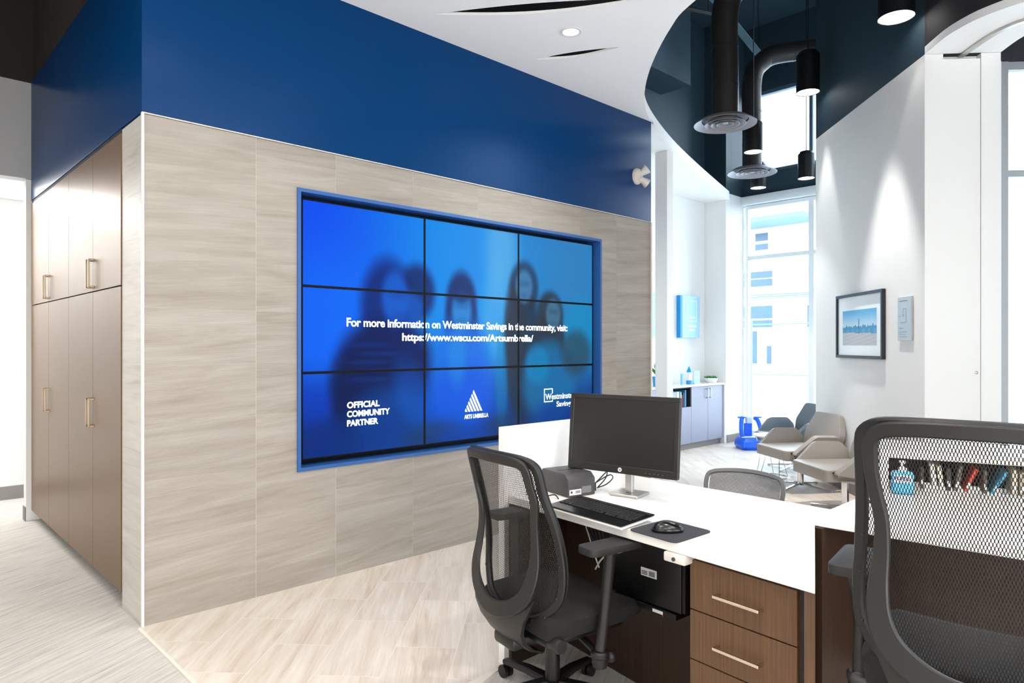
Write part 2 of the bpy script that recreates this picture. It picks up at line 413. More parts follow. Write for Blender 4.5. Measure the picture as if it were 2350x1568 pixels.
# ------------------------------------------------------------------ setting: stone wall with the video recess
OX0, OX1, OZ0, OZ1 = 1.917, 4.81, .693, 2.40
def tile_sheet(name, breaks_u, zs, to3, m, hole=None, out=(0, -1, 0)):
    bm = BM(); col = bm.loops.layers.color.new('tile'); g = .0009
    for a, b in zip(breaks_u[:-1], breaks_u[1:]):
        for c, d in zip(zs[:-1], zs[1:]):
            parts = [(a+g, b-g, c+.0003, d-.0003)]
            if hole:
                hx0, hx1, hz0, hz1 = hole; res = []
                for (p, q, r, s) in parts:
                    if q <= hx0 or p >= hx1 or s <= hz0 or r >= hz1: res.append((p, q, r, s)); continue
                    if p < hx0: res.append((p, hx0, r, s))
                    if q > hx1: res.append((hx1, q, r, s))
                    pp, qq = max(p, hx0), min(q, hx1)
                    if r < hz0: res.append((pp, qq, r, hz0))
                    if s > hz1: res.append((pp, qq, hz1, s))
                parts = res
            rc = (random.random(), random.random(), random.random(), 1)
            for (p, q, r, s) in parts:
                n0 = len(bm.faces)
                vs = [bm.verts.new(to3(u, z)) for u, z in ((p, r), (q, r), (q, s), (p, s))]; f = bm.faces.new(vs)
                rr = bmesh.ops.extrude_face_region(bm, geom=[f]); nv = [x for x in rr['geom'] if isinstance(x, bmesh.types.BMVert)]
                for v in nv: v.co += Vector(out)*.0007
                bm.faces.ensure_lookup_table()
                for f2 in bm.faces[n0:] if n0 < len(bm.faces) else []:
                    for lp in f2.loops: lp[col] = rc
                for v in vs:
                    for f2 in v.link_faces:
                        for lp in f2.loops: lp[col] = rc
    return finish(bm, name, m, smooth=False)
US = [1.080, 1.668, 2.178, 2.766, 3.353, 3.931, 4.520, 5.040, 5.585]
ZS = [0, .15, .45, .75, 1.05, 1.35, 1.65, 1.95, 2.25, 2.55, 2.645]
struct(tile_sheet('wall_front', US, ZS, lambda u, z: (u, 3.8505, z), M['tile_wall'], (OX0, OX1, OZ0, OZ1)))
struct(tile_sheet('wall_return', [3.858, 4.218], [0, .45, .9, 1.35, 1.8, 2.25, 2.645], lambda u, z: (1.072, u, z), M['tile_side'], None, (-1, 0, 0)))
# solid backing around the recess
bm = BM()
box(bm, (1.073, 3.851, 0), (OX0, 4.20, 2.645)); box(bm, (OX1, 3.851, 0), (5.585, 4.20, 2.645))
box(bm, (OX0, 3.851, 0), (OX1, 4.20, OZ0)); box(bm, (OX0, 3.851, OZ1), (OX1, 4.20, 2.645)); box(bm, (OX0, 4.06, OZ0), (OX1, 4.20, OZ1))
struct(finish(bm, 'wall_backing', M['grout'], smooth=False))
struct(bx('wall_east', (5.45, 4.20, 0), (5.585, 5.47, 2.645), M['wall_white']))
# white corner trims
struct(bx('trim_2', (1.064, 3.839, 0), (1.078, 3.856, 2.650), M['trim_white'], bev=.003))
struct(bx('trim_3', (1.067, 3.842, 2.647), (5.587, 3.858, 2.653), M['tile_side']))
struct(bx('trim_4', (5.580, 3.840, 0), (5.592, 4.20, 2.650), M['trim_white']))
# blue upper volume
struct(bx('wall_upper', (1.066, 3.842, 2.655), (5.575, 7.0, 3.635), M['blue'], bev=.002))
# dark upper walls above it on the left
struct(bx('wall_left', (1.08, 3.87, 3.636), (1.30, 7.0, 6.3), M['dark']))
struct(bx('wall_front_upper', (1.30, 3.87, 3.645), (5.40, 4.0, 6.29), mat('plenum_black', '121212', .8, var=.03)))
struct(bx('wall_back', (-4, 6.86, 3.632), (1.08, 7.0, 6.3), M['dark']))
struct(bx('wall_bulkhead', (-4, 6.86, 2.835), (1.066, 7.0, 3.630), M['bulk']))
struct(bx('ceiling', (-4, 7.0, 2.835), (1.5, 8.1, 2.93), M['wall_white']))
struct(bx('wall_corridor', (-4, 7.95, 0), (2.0, 8.1, 2.834), M['wall_white']))
struct(bx('baseboard_corridor', (-4, 7.938, 0), (2.0, 7.949, .125), M['base_grey']))
struct(bx('wall_jamb', (1.030, 6.862, 0), (1.9, 6.96, 2.83), M['wall_white']))
struct(bx('baseboard_jamb', (1.022, 6.862, 0), (1.0295, 6.96, .115), M['base_grey']))

# ------------------------------------------------------------------ setting: ceiling slab with the curved edge and lens slots
edge = spline([(3.0, -3.6), (2.95, -1.6), (3.05, -.2), (3.35, 1.2), (3.80, 2.269), (4.03, 2.622), (4.515, 3.125), (5.028, 3.535), (5.56, 3.833), (6.536, 4.214), (7.71, 4.585), (9.349, 5.06)], 6)
outer = [(-4, -3.9)]+[(p.x, p.y) for p in edge]+[(9.349, 5.468), (5.60, 5.468), (5.60, 3.842), (-4, 3.842)]
def lens(a, b, wl, wr, n=14):
    a, b = Vector(a), Vector(b); t = (b-a); nrm = Vector((-t.y, t.x)).normalized(); out = []
    for i in range(n+1): s = i/n; out.append(a+t*s+nrm*wl*sin(pi*s))
    for i in range(n-1, 0, -1): s = i/n; out.append(a+t*s-nrm*wr*sin(pi*s))
    return [(p.x, p.y) for p in out]
slots = [lens((2.735, 3.585), (3.585, 2.48), .090, .045), lens((3.724, 3.613), (4.01, 3.04), .066, .028)]
struct(flat_poly('ceiling', outer, slots, 3.622, 3.640, M['slab']))
bm = BM(); ed_ = [p for p in edge]
strip(bm, [(p.x-.006, p.y+.010, 3.69) for p in ed_], [(0, 0, 1)]*len(ed_), .10, .012); struct(finish(bm, 'trim_10', M['slab']))
struct(bx('ceiling', (-4, -4, 6.3), (10.1, 9, 6.4), M['dark_blue']))

# ------------------------------------------------------------------ setting: lobby walls (white below, dark slate above)
def two_tone(name, lo, hi, z=3.73):
    struct(bx(name, lo, (hi[0], hi[1], z), M['wall_white'])); struct(bx(name+'_upper', (lo[0], lo[1], z), hi, M['dark_blue']))
two_tone('wall_alcove', (5.45, 5.472, 0), (9.35, 5.62, 6.3))
two_tone('wall_alcove_side', (9.352, 5.12, 0), (9.50, 5.62, 6.3))
two_tone('wall_window_side', (9.502, 5.12, 0), (9.9, 5.30, 6.3))
WX = 9.9
WY0, WY1 = 2.6, 5.119
struct(bx('wall_window', (WX, WY0, 3.61), (10.1, 5.30, 4.06), M['dark_blue']))
struct(bx('wall_window', (WX, WY0, 5.30), (10.1, 5.30, 6.3), M['dark_blue']))
struct(bx('wall_window', (WX, 1.9, 0), (10.1, WY0, 6.3), M['dark_blue']))
struct(bx('wall_window', (WX, WY0, 0), (10.1, 5.30, .10), M['wall_white']))
struct(bx('trim_5', (WX-.10, WY0, 3.60), (WX-.002, 5.118, 3.725), M['win_frame'], bev=.004))
struct(bx('baseboard_window', (9.37, 5.108, 0), (9.88, 5.119, .12), M['base_grey']))
# white column under the slab
struct(bx('trim_6', (6.50, 4.27, 0), (6.62, 4.425, 3.620), M['wall_warm']))

# windows
def window(name, x, y0, y1, z0, z1, muls, trans, fm, t=.05):
    bm = BM()
    box(bm, (x, y0, z0), (x+.09, y0+t, z1)); box(bm, (x, y1-t, z0), (x+.09, y1, z1)); box(bm, (x, y0+t, z0), (x+.09, y1-t, z0+t)); box(bm, (x, y0+t, z1-t), (x+.09, y1-t, z1))
    for m_, w in muls: box(bm, (x+.004, m_-w/2, z0+t), (x+.086, m_+w/2, z1-t))
    ys = [y0+t]+sorted([c for m_, w in muls for c in (m_-w/2, m_+w/2)])+[y1-t]
    for z_, w in trans:
        for a, b in zip(ys[::2], ys[1::2]): box(bm, (x+.012, a, z_-w/2), (x+.078, b, z_+w/2))
    o = finish(bm, name, fm, smooth=False); struct(o)
    p = bx('pane', (x+.040, y0+t, z0+t), (x+.046, y1-t, z1-t), M['glass'], o)
    return o
window('window_1', WX+.02, WY0, 5.119, .10, 3.60, [(4.10, .075)], [(2.80, .06)], M['win_frame'], .055)
window('window_2', WX+.02, WY0, 5.25, 4.06, 5.30, [(4.105, .05)], [], mat('slate_window_frame', '54707f', .5, var=.02), .05)

# ------------------------------------------------------------------ setting: partition on the right, pocket column, curved head, side-office window
PA, PB = Vector((7.687, 3.126)), Vector((6.063, 1.621))
wd = (PA-PB).normalized(); wn = Vector((wd.y, -wd.x))       # wn points away from the lobby side
def wall_quad(name, a, b, t, z0, z1, m, n=wn):
    bm = BM(); prism(bm, [(a.x, a.y), (b.x, b.y), (b.x+n.x*t, b.y+n.y*t), (a.x+n.x*t, a.y+n.y*t)], z0, z1); return struct(finish(bm, name, m, smooth=False))
wall_quad('wall_right', PA, PB, .14, 0, 3.74, M['wall_white'])
wall_quad('wall_right_upper', PA, PB-wd*.0, .14, 3.741, 6.3, M['dark_blue'])
bb = PA-wn*.012; wall_quad('baseboard_right', bb, PB-wn*.012, .0115, 0, .13, M['base_grey'])
cd = (Vector((6.446, 1.197))-PB).normalized(); cn = Vector((-cd.y, cd.x));
cn = wd.copy()
def col_pt(s, d=0): p = PB+cd*s+cn*d; return p
def col_quad(name, s0, s1, d0, d1, z0, z1, m, parent=None):
    bm = BM(); prism(bm, [tuple(col_pt(s0, d0)), tuple(col_pt(s1, d0)), tuple(col_pt(s1, d1)), tuple(col_pt(s0, d1))], z0, z1); return finish(bm, name, m, parent, smooth=False)
struct(col_quad('wall_column', .002, .137, .0, .45, 0, 3.739, M['wall_white']))
struct(col_quad('wall_column', .425, .571, .0, .45, 0, 3.739, M['wall_white']))
struct(col_quad('wall_column', .137, .425, .06, .45, 0, 3.739, M['wall_white']))
d1 = col_quad('door_1', .1405, .4215, .006, .058, .01, 3.70, M['wall_white']); struct(d1)
bm = BM(); lathe(bm, [(0, 0), (.012, 0), (.012, .004), (.008, .006), (0, .006)], n=16)
bmesh.ops.transform(bm, matrix=frame_mtx((*col_pt(.392, .0055), 1.24), (cd.x, cd.y, 0), (0, 0, 1)), verts=bm.verts); finish(bm, 'door_lock', M['steel'], d1)
# curved head: bottom face white, outer face dark
oc = spline([(6.063, 1.621), (5.839, 1.427), (5.716, 1.267), (5.654, 1.131), (5.617, .916), (5.64, .62), (5.75, .3), (5.95, .05)], 5)
ic = spline([(6.446, 1.197), (6.24, 1.02), (6.185, .86), (6.17, .70), (6.22, .52), (6.33, .36)], 5)
ring = [(p.x, p.y) for p in oc]+[(p.x, p.y) for p in ic[::-1]]
struct(flat_poly('ceiling', ring, [], 3.741, 3.80, M['slab']))
ring2 = [(p.x, p.y) for p in oc]+[(p.x, p.y) for p in ic[::-1]]
struct(flat_poly('wall_head', ring2, [], 3.801, 6.3, mat('charcoal_paint', '26262a', .7, var=.03)))
tr = spline([(6.285, 1.43), (6.068, 1.226), (5.967, 1.1), (5.917, .965), (5.93, .7), (6.02, .45), (6.15, .25)], 5)
bm = BM(); strip(bm, [(p.x, p.y, 3.731) for p in tr], [(0, 0, 1)]*len(tr), .018, .045); o = finish(bm, 'door_track', M['steel'])
tag(o, 'curved steel sliding door track under the white arched ceiling edge', 'door track')
# side office glazing, parallel to the column face
wp = Vector((7.486, 1.387))
def win_r(s0, s1, d0, d1, z0, z1, m, name, parent=None):
    a = wp+cd*s0+cn*d0; b = wp+cd*s1+cn*d0; c = wp+cd*s1+cn*d1; d = wp+cd*s0+cn*d1
    bm = BM(); prism(bm, [tuple(a), tuple(b), tuple(c), tuple(d)], z0, z1); return finish(bm, name, m, parent, smooth=False)
struct(win_r(-.985, 6, 0, .15, 4.03, 6.3, mat('charcoal_paint', '26262a', .7, var=.03), 'wall_side'))
struct(win_r(-.985, 0, 0, .15, 0, 4.029, M['wall_white'], 'wall_side'))
f3 = struct(win_r(0, .068, .01, .12, .1, 4.028, M['win_grey'], 'window_3'))
for i, (a, b, c, d) in enumerate([(.068, 6, 3.955, 4.028), (.068, 6, 2.985, 3.045), (.068, 6, .1, .16)]): win_r(a, b, .02, .10, c, d, M['win_grey'], 'window_frame', f3)
win_r(.068, 6, .05, .056, .16, 3.955, M['glass'], 'pane', f3)
struct(win_r(-.985, 6, 0, .15, 0, .099, M['wall_white'], 'wall_side'))

# office shell behind the camera
struct(bx('wall_west', (-4.1, -4, 0), (-4, 9, 6.3), M['wall_warm']))
struct(bx('wall_south', (-4, -4.1, 0), (10, -4, 6.3), M['wall_warm']))
struct(bx('wall_north', (-4, 8.1, 0), (10, 8.2, 6.3), M['wall_warm']))

# upper lobby: dark soffit box and ledge
struct(bx('wall_soffit', (6.9, 5.0, 4.98), (8.18, 5.470, 6.29), M['dark_blue']))
struct(bx('trim_7', (6.75, 5.22, 3.74), (7.05, 5.47, 4.85), mat('black_paint', '0c0e11', .6, var=.05)))
struct(bx('trim_8', (7.35, 5.42, 3.74), (7.47, 5.47, 4.75), mat('black_strip', '0a0c10', .6, var=.05)))

# ------------------------------------------------------------------ tall cupboards on the left
CY = [4.221, 4.835, 5.493, 6.159, 6.852]
def cupboard(y0, ym, y1, label):
    t = thing('tall_cabinet', label, 'cabinet', (1.066, y0, 0), 0, 'tall bronze cupboards in the wall recess')
    L = y1-y0; mid = ym-y0; g = .0018
    bm = BM(); box(bm, (.024, .003, .09), (.60, L-.001, 2.628)); finish(bm, 'body', M['wood_shaded'], t)
    bx('toe_kick', (.07, .003, 0), (.09, L-.001, .089), M['base_grey'], t)
    for a, b, z0, z1, hz in ((0, mid, 1.787, 2.628, 1.895), (mid, L, 1.787, 2.628, 1.895), (0, mid, .088, 1.780, 1.04), (mid, L, .088, 1.780, 1.04)):
        d = bx('door', (0, a+g, z0), (.020, b-g, z1), M['bronze'], t, bev=.0012, seg=1)
        hy = (b-.030) if a == 0 else (a+.030)
        bm = BM(); box(bm, (-.034, hy-.005, hz-.088), (-.024, hy+.005, hz+.088), .0015, 1)
        for s in (-1, 1): box(bm, (-.030, hy-.005, hz+s*.083-.006), (-.0002, hy+.005, hz+s*.083+.006), .0015, 1)
        finish(bm, 'handle', M['brass'], d)
    return t
cupboard(CY[0], CY[1], CY[2], 'tall bronze four-door cupboard nearer the stone corner')
cupboard(CY[2], CY[3], CY[4], 'tall bronze four-door cupboard at the corridor end, farther from the stone corner')
struct(bx('trim_9', (1.071, 4.222, 2.632), (1.30, 6.853, 2.652), mat('shadow_gap', '0e1322', .7, var=.03)))  # dark strip whose colour stands in for the shade in the gap

# ------------------------------------------------------------------ video wall
struct_frame = BM()
for lo, hi in (((OX0, 3.838, OZ0), (OX1, 4.00, OZ0+.022)), ((OX0, 3.838, OZ1-.022), (OX1, 4.00, OZ1)), ((OX0, 3.838, OZ0+.022), (OX0+.022, 4.00, OZ1-.022)), ((OX1-.022, 3.838, OZ0+.022), (OX1, 4.00, OZ1-.022))):
    box(struct_frame, lo, hi)
tag(finish(struct_frame, 'recess_frame', M['frame_blue'], smooth=False), 'blue metal frame lining the video screen recess in the stone wall', 'frame')
tag(bx('mounting_panel', (OX0+.023, 3.99, OZ0+.023), (OX1-.023, 4.05, OZ1-.023), M['screen_black']), 'black mounting panel behind the nine wall screens', 'panel')
VX0, VZ1, VW, VH = 1.975, 2.354, 2.786, 1.606
YP = 3.904
def sm(x): x = max(0., min(1., x)); return x*x*(3-2*x)
def ell(u, v, cu, cv, ru, rv, soft=.5, rot=0.):
    du, dv = (u-cu)*1.735, v-cv
    if rot: c, s = cos(rot), sin(rot); du, dv = du*c-dv*s, du*s+dv*c
    r = sqrt((du/(ru*1.735))**2+(dv/rv)**2); return 1-sm((r-(1-soft/2))/soft)
def mixc(a, b, t): return tuple(a[i]*(1-t)+b[i]*t for i in range(3))
def picture(u, v):
    # soft-focus group photograph on a blue gradient
    left, midc, right = (0, 78, 245), (0, 140, 236), (44, 128, 192)
    c = mixc(left, midc, sm(u/.42)) if u < .42 else mixc(midc, right, sm((u-.42)/.5))
    c = mixc(c, (0, 120, 255), .55*ell(u, v, .05, .48, .16, .30, 1.2))
    c = mixc(c, (120, 190, 236), .55*ell(u, v, .60, .10, .06, .22, 1.3))
    c = mixc(c, (90, 180, 240), .55*ell(u, v, .575, .42, .05, .22, 1.0))
    c = mixc(c, (0, 150, 200), .5*ell(u, v, .94, .52, .08, .2, 1.0))
    low = sm((v-.56)/.34); c = mixc(c, (2, 40, 120), .75*low)
    def lay(col, a): 
        nonlocal c; c = mixc(c, col, a)
    # person on the left
    lay((2, 38, 120), .92*ell(u, v, .225, .40, .075, .20, .55)); lay((2, 34, 100), .85*ell(u, v, .31, .33, .055, .12, .6))
    lay((2, 26, 92), .95*ell(u, v, .225, .70, .145, .26, .45)); lay((2, 24, 80), .9*ell(u, v, .16, .76, .09, .22, .5))
    lay((4, 100, 220), .85*ell(u, v, .245, .36, .038, .115, .7)); lay((4, 92, 205), .8*ell(u, v, .285, .40, .045, .07, .8))
    lay((2, 50, 150), .3*ell(u, v, .25, .345, .03, .02, 1.4)); lay((2, 50, 150), .3*ell(u, v, .262, .44, .03, .02, 1.4))
    for k in range(5): lay((4, 60, 170), .35*ell(u, v, .17+.03*(k % 2), .56+.035*k, .06, .010, 1.2))
    lay((4, 78, 175), .7*ell(u, v, .25, .93, .14, .20, .7)); lay((0, 100, 215), .4*ell(u, v, .30, .78, .05, .16, .9, .4))
    # second person
    lay((4, 44, 110), .9*ell(u, v, .455, .37, .052, .15, .45)); lay((4, 44, 110), .85*ell(u, v, .455, .46, .056, .14, .4))
    lay((4, 112, 232), .95*ell(u, v, .455, .70, .105, .26, .55)); lay((0, 86, 228), .8*ell(u, v, .46, .84, .12, .2, .7))
    lay((30, 150, 232), .5*ell(u, v, .44, .62, .03, .12, 1.0)); lay((40, 140, 222), .9*ell(u, v, .456, .40, .034, .085, .6))
    lay((4, 80, 160), .35*ell(u, v, .444, .375, .014, .018, 1.5)); lay((4, 80, 160), .35*ell(u, v, .468, .375, .014, .018, 1.5)); lay((10, 84, 165), .3*ell(u, v, .456, .445, .018, .014, 1.4))
    lay((4, 44, 110), .8*ell(u, v, .455, .305, .036, .06, .5))
    # third person
    lay((24, 62, 96), .9*ell(u, v, .69, .27, .058, .13, .4)); lay((28, 48, 70), .9*ell(u, v, .69, .62, .075, .36, .4)); lay((36, 48, 66), .85*ell(u, v, .655, .5, .045, .26, .5))
    lay((64, 128, 180), .9*ell(u, v, .69, .265, .034, .082, .55)); lay((24, 72, 116), .3*ell(u, v, .680, .25, .012, .016, 1.5)); lay((24, 72, 116), .3*ell(u, v, .702, .25, .012, .016, 1.5)); lay((30, 80, 124), .3*ell(u, v, .69, .31, .018, .013, 1.4))
    lay((0, 130, 190), .5*ell(u, v, .60, .74, .022, .26, .8))
    # fourth person
    lay((40, 56, 72), .9*ell(u, v, .80, .40, .058, .12, .4)); lay((44, 52, 64), .9*ell(u, v, .80, .52, .065, .14, .45)); lay((20, 110, 168), .9*ell(u, v, .80, .76, .115, .22, .5))
    lay((70, 120, 152), .85*ell(u, v, .814, .40, .032, .080, .55)); lay((36, 66, 90), .3*ell(u, v, .805, .385, .011, .015, 1.5)); lay((36, 66, 90), .3*ell(u, v, .826, .385, .011, .015, 1.5)); lay((30, 84, 120), .3*ell(u, v, .815, .445, .016, .012, 1.4))
    lay((6, 130, 190), .8*ell(u, v, .745, .66, .05, .10, .6)); lay((52, 54, 62), .6*ell(u, v, .92, .60, .07, .12, .7))
    # floor and hands
    lay((4, 60, 150), .7*ell(u, v, .87, .96, .15, .12, .8)); lay((48, 62, 84), .55*ell(u, v, .37, .99, .10, .09, .9)); lay((50, 58, 76), .5*ell(u, v, .60, .98, .10, .08, .9))
    lay((0, 78, 205), .6*ell(u, v, .47, .98, .09, .05, .8)); lay((6, 44, 118), .4*sm((v-.8)/.25))
    lay((0, 60, 200), .5*ell(u, v, .02, .80, .05, .08, .8)); lay((2, 44, 120), .6*ell(u, v, .05, .95, .10, .10, .8))
    return tuple(max(0, min(255, x))/255 for x in c)
def screen_mat():
    m = bpy.data.materials.new('lit_picture'); m.use_nodes = True; n, b = nodes_of(m)
    a = n.nodes.new('ShaderNodeAttribute'); a.attribute_name = 'picture'
    b.inputs['Base Color'].default_value = (.004, .004, .006, 1); b.inputs['Roughness'].default_value = .25; b.inputs['Specular IOR Level'].default_value = .06
    n.links.new(a.outputs['Color'], b.inputs['Emission Color']); b.inputs['Emission Strength'].default_value = .74
    return m
M['picture'] = screen_mat()
M['text_glow'] = mat('lit_white_text', 'ffffff', .5, emit='eef6ff', estr=1.0, var=.01)
def wp2(u, v): return (VX0+u*VW, VZ1-v*VH)
caps = []
flip = Matrix(((1, 0, 0, 0), (0, 0, 1, YP-.0015), (0, 1, 0, 0), (0, 0, 0, 1)))
def cap_text(s, u0, u1, v0, v1, bold=0., sp_=1.):
    x0, z1 = wp2(u0, v0); x1, z0 = wp2(u1, v1); b = BM(); place_bm(b, text_fit(s, x0, x1, z0, z1, bold, sp_), flip); caps.append(('caption', b))
cap_text('For more information on Westminster Savings in the community, visit:', .111, .878, .450, .496, .022, .96)
cap_text('https://www.wscu.com/Artsumbrella/', .265, .727, .508, .552, .026, .96)
cap_text('OFFICIAL', .112, .200, .788, .814, .034); cap_text('COMMUNITY', .112, .229, .824, .850, .034); cap_text('PARTNER', .112, .196, .861, .886, .034)
cap_text('ARTS UMBRELLA', .464, .550, .882, .902, .030)
cap_text('Westminster', .779, .912, .812, .843, .014); cap_text('Savings', .828, .902, .855, .892, .014)
def seg(bm, *pts):
    bm.faces.new([bm.verts.new((wp2(u, v)[0], YP-.0015, wp2(u, v)[1])) for u, v in pts])
eb = BM()
# stripes lean right, parallel to the right side of the triangle, cut by its left side
L0, R0, AP, BOT, TOPV = .464, .528, .497, .869, .770
for k in range(6):
    b0 = L0+k*(R0-L0)/6+.0040; b1 = L0+(k+1)*(R0-L0)/6
    sl = (R0-AP)/(BOT-TOPV)                       # right side: u grows by sl per v
    def hit(b):                                   # where the stripe edge through (b, BOT) meets the left side
        tl = (b-L0)/((AP-L0)+(R0-AP)); return (L0+(AP-L0)*tl, BOT-(BOT-TOPV)*tl)
    seg(eb, (b0, BOT), (b1, BOT), hit(b1), hit(b0))
caps.append(('emblem', eb))
eb = BM()
for a, b, c, d in ((.773, .811, .785, .790), (.776, .795, .850, .855), (.773, .776, .790, .855), (.808, .811, .790, .812), (.808, .811, .846, .855), (.795, .808, .850, .855)): seg(eb, (a, c), (b, c), (b, d), (a, d))
bmesh.ops.remove_doubles(eb, verts=eb.verts, dist=1e-4)
caps.append(('emblem', eb))
PW, PH = VW/3, VH/3; panels = [[None]*3 for _ in range(3)]
rown, coln = ('top', 'middle', 'bottom'), ('left', 'centre', 'right')
for r in range(3):
    for c in range(3):
        x0, z1 = VX0+c*PW, VZ1-r*PH
        g = .0006
        t = thing('wall_screen', '', 'screen', (x0+PW/2, YP, z1-PH), 0, 'nine screens of the video wall')
        t['label'] = {(0, 0): 'plain bright blue wall screen at the top left of the video wall', (0, 1): 'wall screen at the top centre of the video wall, above the long caption', (0, 2): 'top right wall screen of the video wall, dull grey-blue',
                      (1, 0): 'wall screen at middle left reading For more information', (1, 1): 'wall screen in the very centre of the video wall', (1, 2): 'wall screen at middle right reading the community, visit',
                      (2, 0): 'wall screen at bottom left reading OFFICIAL COMMUNITY PARTNER', (2, 1): 'wall screen at bottom centre with the striped white triangle emblem', (2, 2): 'wall screen at bottom right with the white square logo, partly behind the desk monitor'}[(r, c)]
        lx, lz = -PW/2, 0
        bm = BM(); b_ = .0085
        box(bm, (lx+g, .001, g), (lx+PW-g, .06, PH-g))
        finish(bm, 'body', M['screen_black'], t, smooth=False)
        bm = BM()
        for lo, hi in (((lx+g, -.002, g), (lx+PW-g, .0005, b_)), ((lx+g, -.002, PH-b_), (lx+PW-g, .0005, PH-g)), ((lx+g, -.002, b_), (lx+b_, .0005, PH-b_)), ((lx+PW-b_, -.002, b_), (lx+PW-g, .0005, PH-b_))): box(bm, lo, hi)
        finish(bm, 'bezel', M['screen_black'], t, smooth=False)
        bm = BM(); lay_ = bm.loops.layers.float_color.new('picture'); nx, nz = 72, 44; grid = []
        for j in range(nz+1):
            row = []
            for i in range(nx+1):
                x = lx+b_+(PW-2*b_)*i/nx; z = b_+(PH-2*b_)*j/nz; row.append(bm.verts.new((x, 0, z)))
            grid.append(row)
        cc = {}
        for j in range(nz+1):
            for i in range(nx+1):
                v_ = grid[j][i]; u = (c*PW+v_.co.x-lx)/VW; vv = (r*PH+PH-v_.co.z)/VH
                cc[v_] = (*lin(picture(u, vv)), 1)
        for j in range(nz):
            for i in range(nx):
                f = bm.faces.new((grid[j][i], grid[j][i+1], grid[j+1][i+1], grid[j+1][i]))
                for lp in f.loops: lp[lay_] = cc[lp.vert]
        finish(bm, 'screen', M['picture'], t, smooth=False)
        xa, xb, za, zb = x0+b_, x0+PW-b_, z1-PH+b_, z1-b_
        for nm, cb in caps:
            k = cb.copy()
            for co, no in (((xa, 0, 0), (-1, 0, 0)), ((xb, 0, 0), (1, 0, 0)), ((0, 0, za), (0, 0, -1)), ((0, 0, zb), (0, 0, 1))):
                bmesh.ops.bisect_plane(k, geom=k.verts[:]+k.edges[:]+k.faces[:], plane_co=co, plane_no=no, clear_outer=True)
            if len(k.faces):
                bmesh.ops.translate(k, vec=(-(x0+PW/2), -YP, -(z1-PH)), verts=k.verts); finish(k, nm, M['text_glow'], t, smooth=False)
            else: k.free()
for nm, cb in caps: cb.free()

# ------------------------------------------------------------------ emergency light on the blue wall
t = thing('emergency_light', 'small ivory emergency light with two lamp heads on the blue wall', 'emergency light', (5.33, 3.842, 3.05))
bm = BM(); lathe(bm, [(0, 0), (.062, 0), (.062, .02), (.05, .04), (0, .045)], n=28); bmesh.ops.transform(bm, matrix=frame_mtx((0, 0, 0), (1, 0, 0), (0, 0, 1)), verts=bm.verts)
for v in bm.verts: v.co.y = -abs(v.co.y); v.co.z *= 1.25
finish(bm, 'back_plate', M['plastic_white'], t)
for s, d in ((1, (.35, -.65, .55)), (-1, (.75, -.5, -.6))):
    bm = BM(); mt = frame_mtx((.045, -.055, .045 if s > 0 else -.045), Vector(d).orthogonal(), Vector(d).cross(Vector(d).orthogonal()))
    if (mt.to_3x3() @ Vector((0, 0, 1))).dot(Vector(d)) < 0: mt = mt @ Matrix.Rotation(pi, 4, 'X')
    lathe(bm, [(0, -.045), (.022, -.045), (.028, -.02), (.044, .03), (.046, .045), (.040, .046), (.038, .036)], n=24, mtx=mt); hd_ = finish(bm, 'lamp_head', M['plastic_white'], t)
    bm = BM(); lathe(bm, [(0, .034), (.0385, .036)], n=24, mtx=mt); finish(bm, 'lens', M['lens'], hd_)

# ------------------------------------------------------------------ ceiling downlight
t = thing('ceiling_downlight', 'round recessed downlight glowing in the white ceiling between the lens slots', 'light', (3.574, 3.124, 3.6215))
bm = BM(); lathe(bm, [(.058, 0), (.075, 0), (.075, -.004), (.056, -.004), (.054, 0)], n=32); finish(bm, 'trim_ring', M['trim_white'], t)
bm = BM(); lathe(bm, [(0, -.0015), (.055, -.0015)], n=32); finish(bm, 'diffuser', M['lamp_glow'], t)
lamp('SPOT', 'downlight_beam', (3.574, 3.124, 3.60), 40, WARM, spot_size=radians(110), spot_blend=.6, shadow_soft_size=.05)
lamp('SPOT', 'desk_downlight_beam', (2.55, 1.0, 3.60), 75, WARM, spot_size=radians(95), spot_blend=.8, shadow_soft_size=.06)
lamp('SPOT', 'wall_fill_beam', (1.7, 2.6, 3.60), 45, WARM, spot_size=radians(120), spot_blend=.8, shadow_soft_size=.06)  # unseen fill spot added for the stone wall and tile floor

# ------------------------------------------------------------------ worktop and reception desk
A, B_, C_, D_, E_ = (1.995, .813), (2.145, 2.249), (2.955, 2.249), (2.930, 1.132), (3.53, 1.132)
G_, H_, I_ = (2.754, 1.124), (2.812, .458), (2.90, -.75)
top = [A, G_, H_, I_, (4.30, -.75), (3.93, .05), (3.55, 1.132), D_, C_, B_]
bm = BM(); prism(bm, top, .734, .770, .002, 1)
tag(finish(bm, 'worktop', M['worktop']), 'continuous white solid-surface worktop running along both workstations', 'worktop')
# privacy screen panel at the far end
t = thing('desk_end_panel', 'tall white end panel at the far end of the desk behind the printer', 'panel', (2.12, 2.25, 0))
bx('board', (0, .001, 0), (.86, .040, 1.08), M['panel_white'], t, bev=.002, seg=1)
bx('liner', (.028, -.018, 0), (.765, 0, .733), M['wood_shaded'], t)
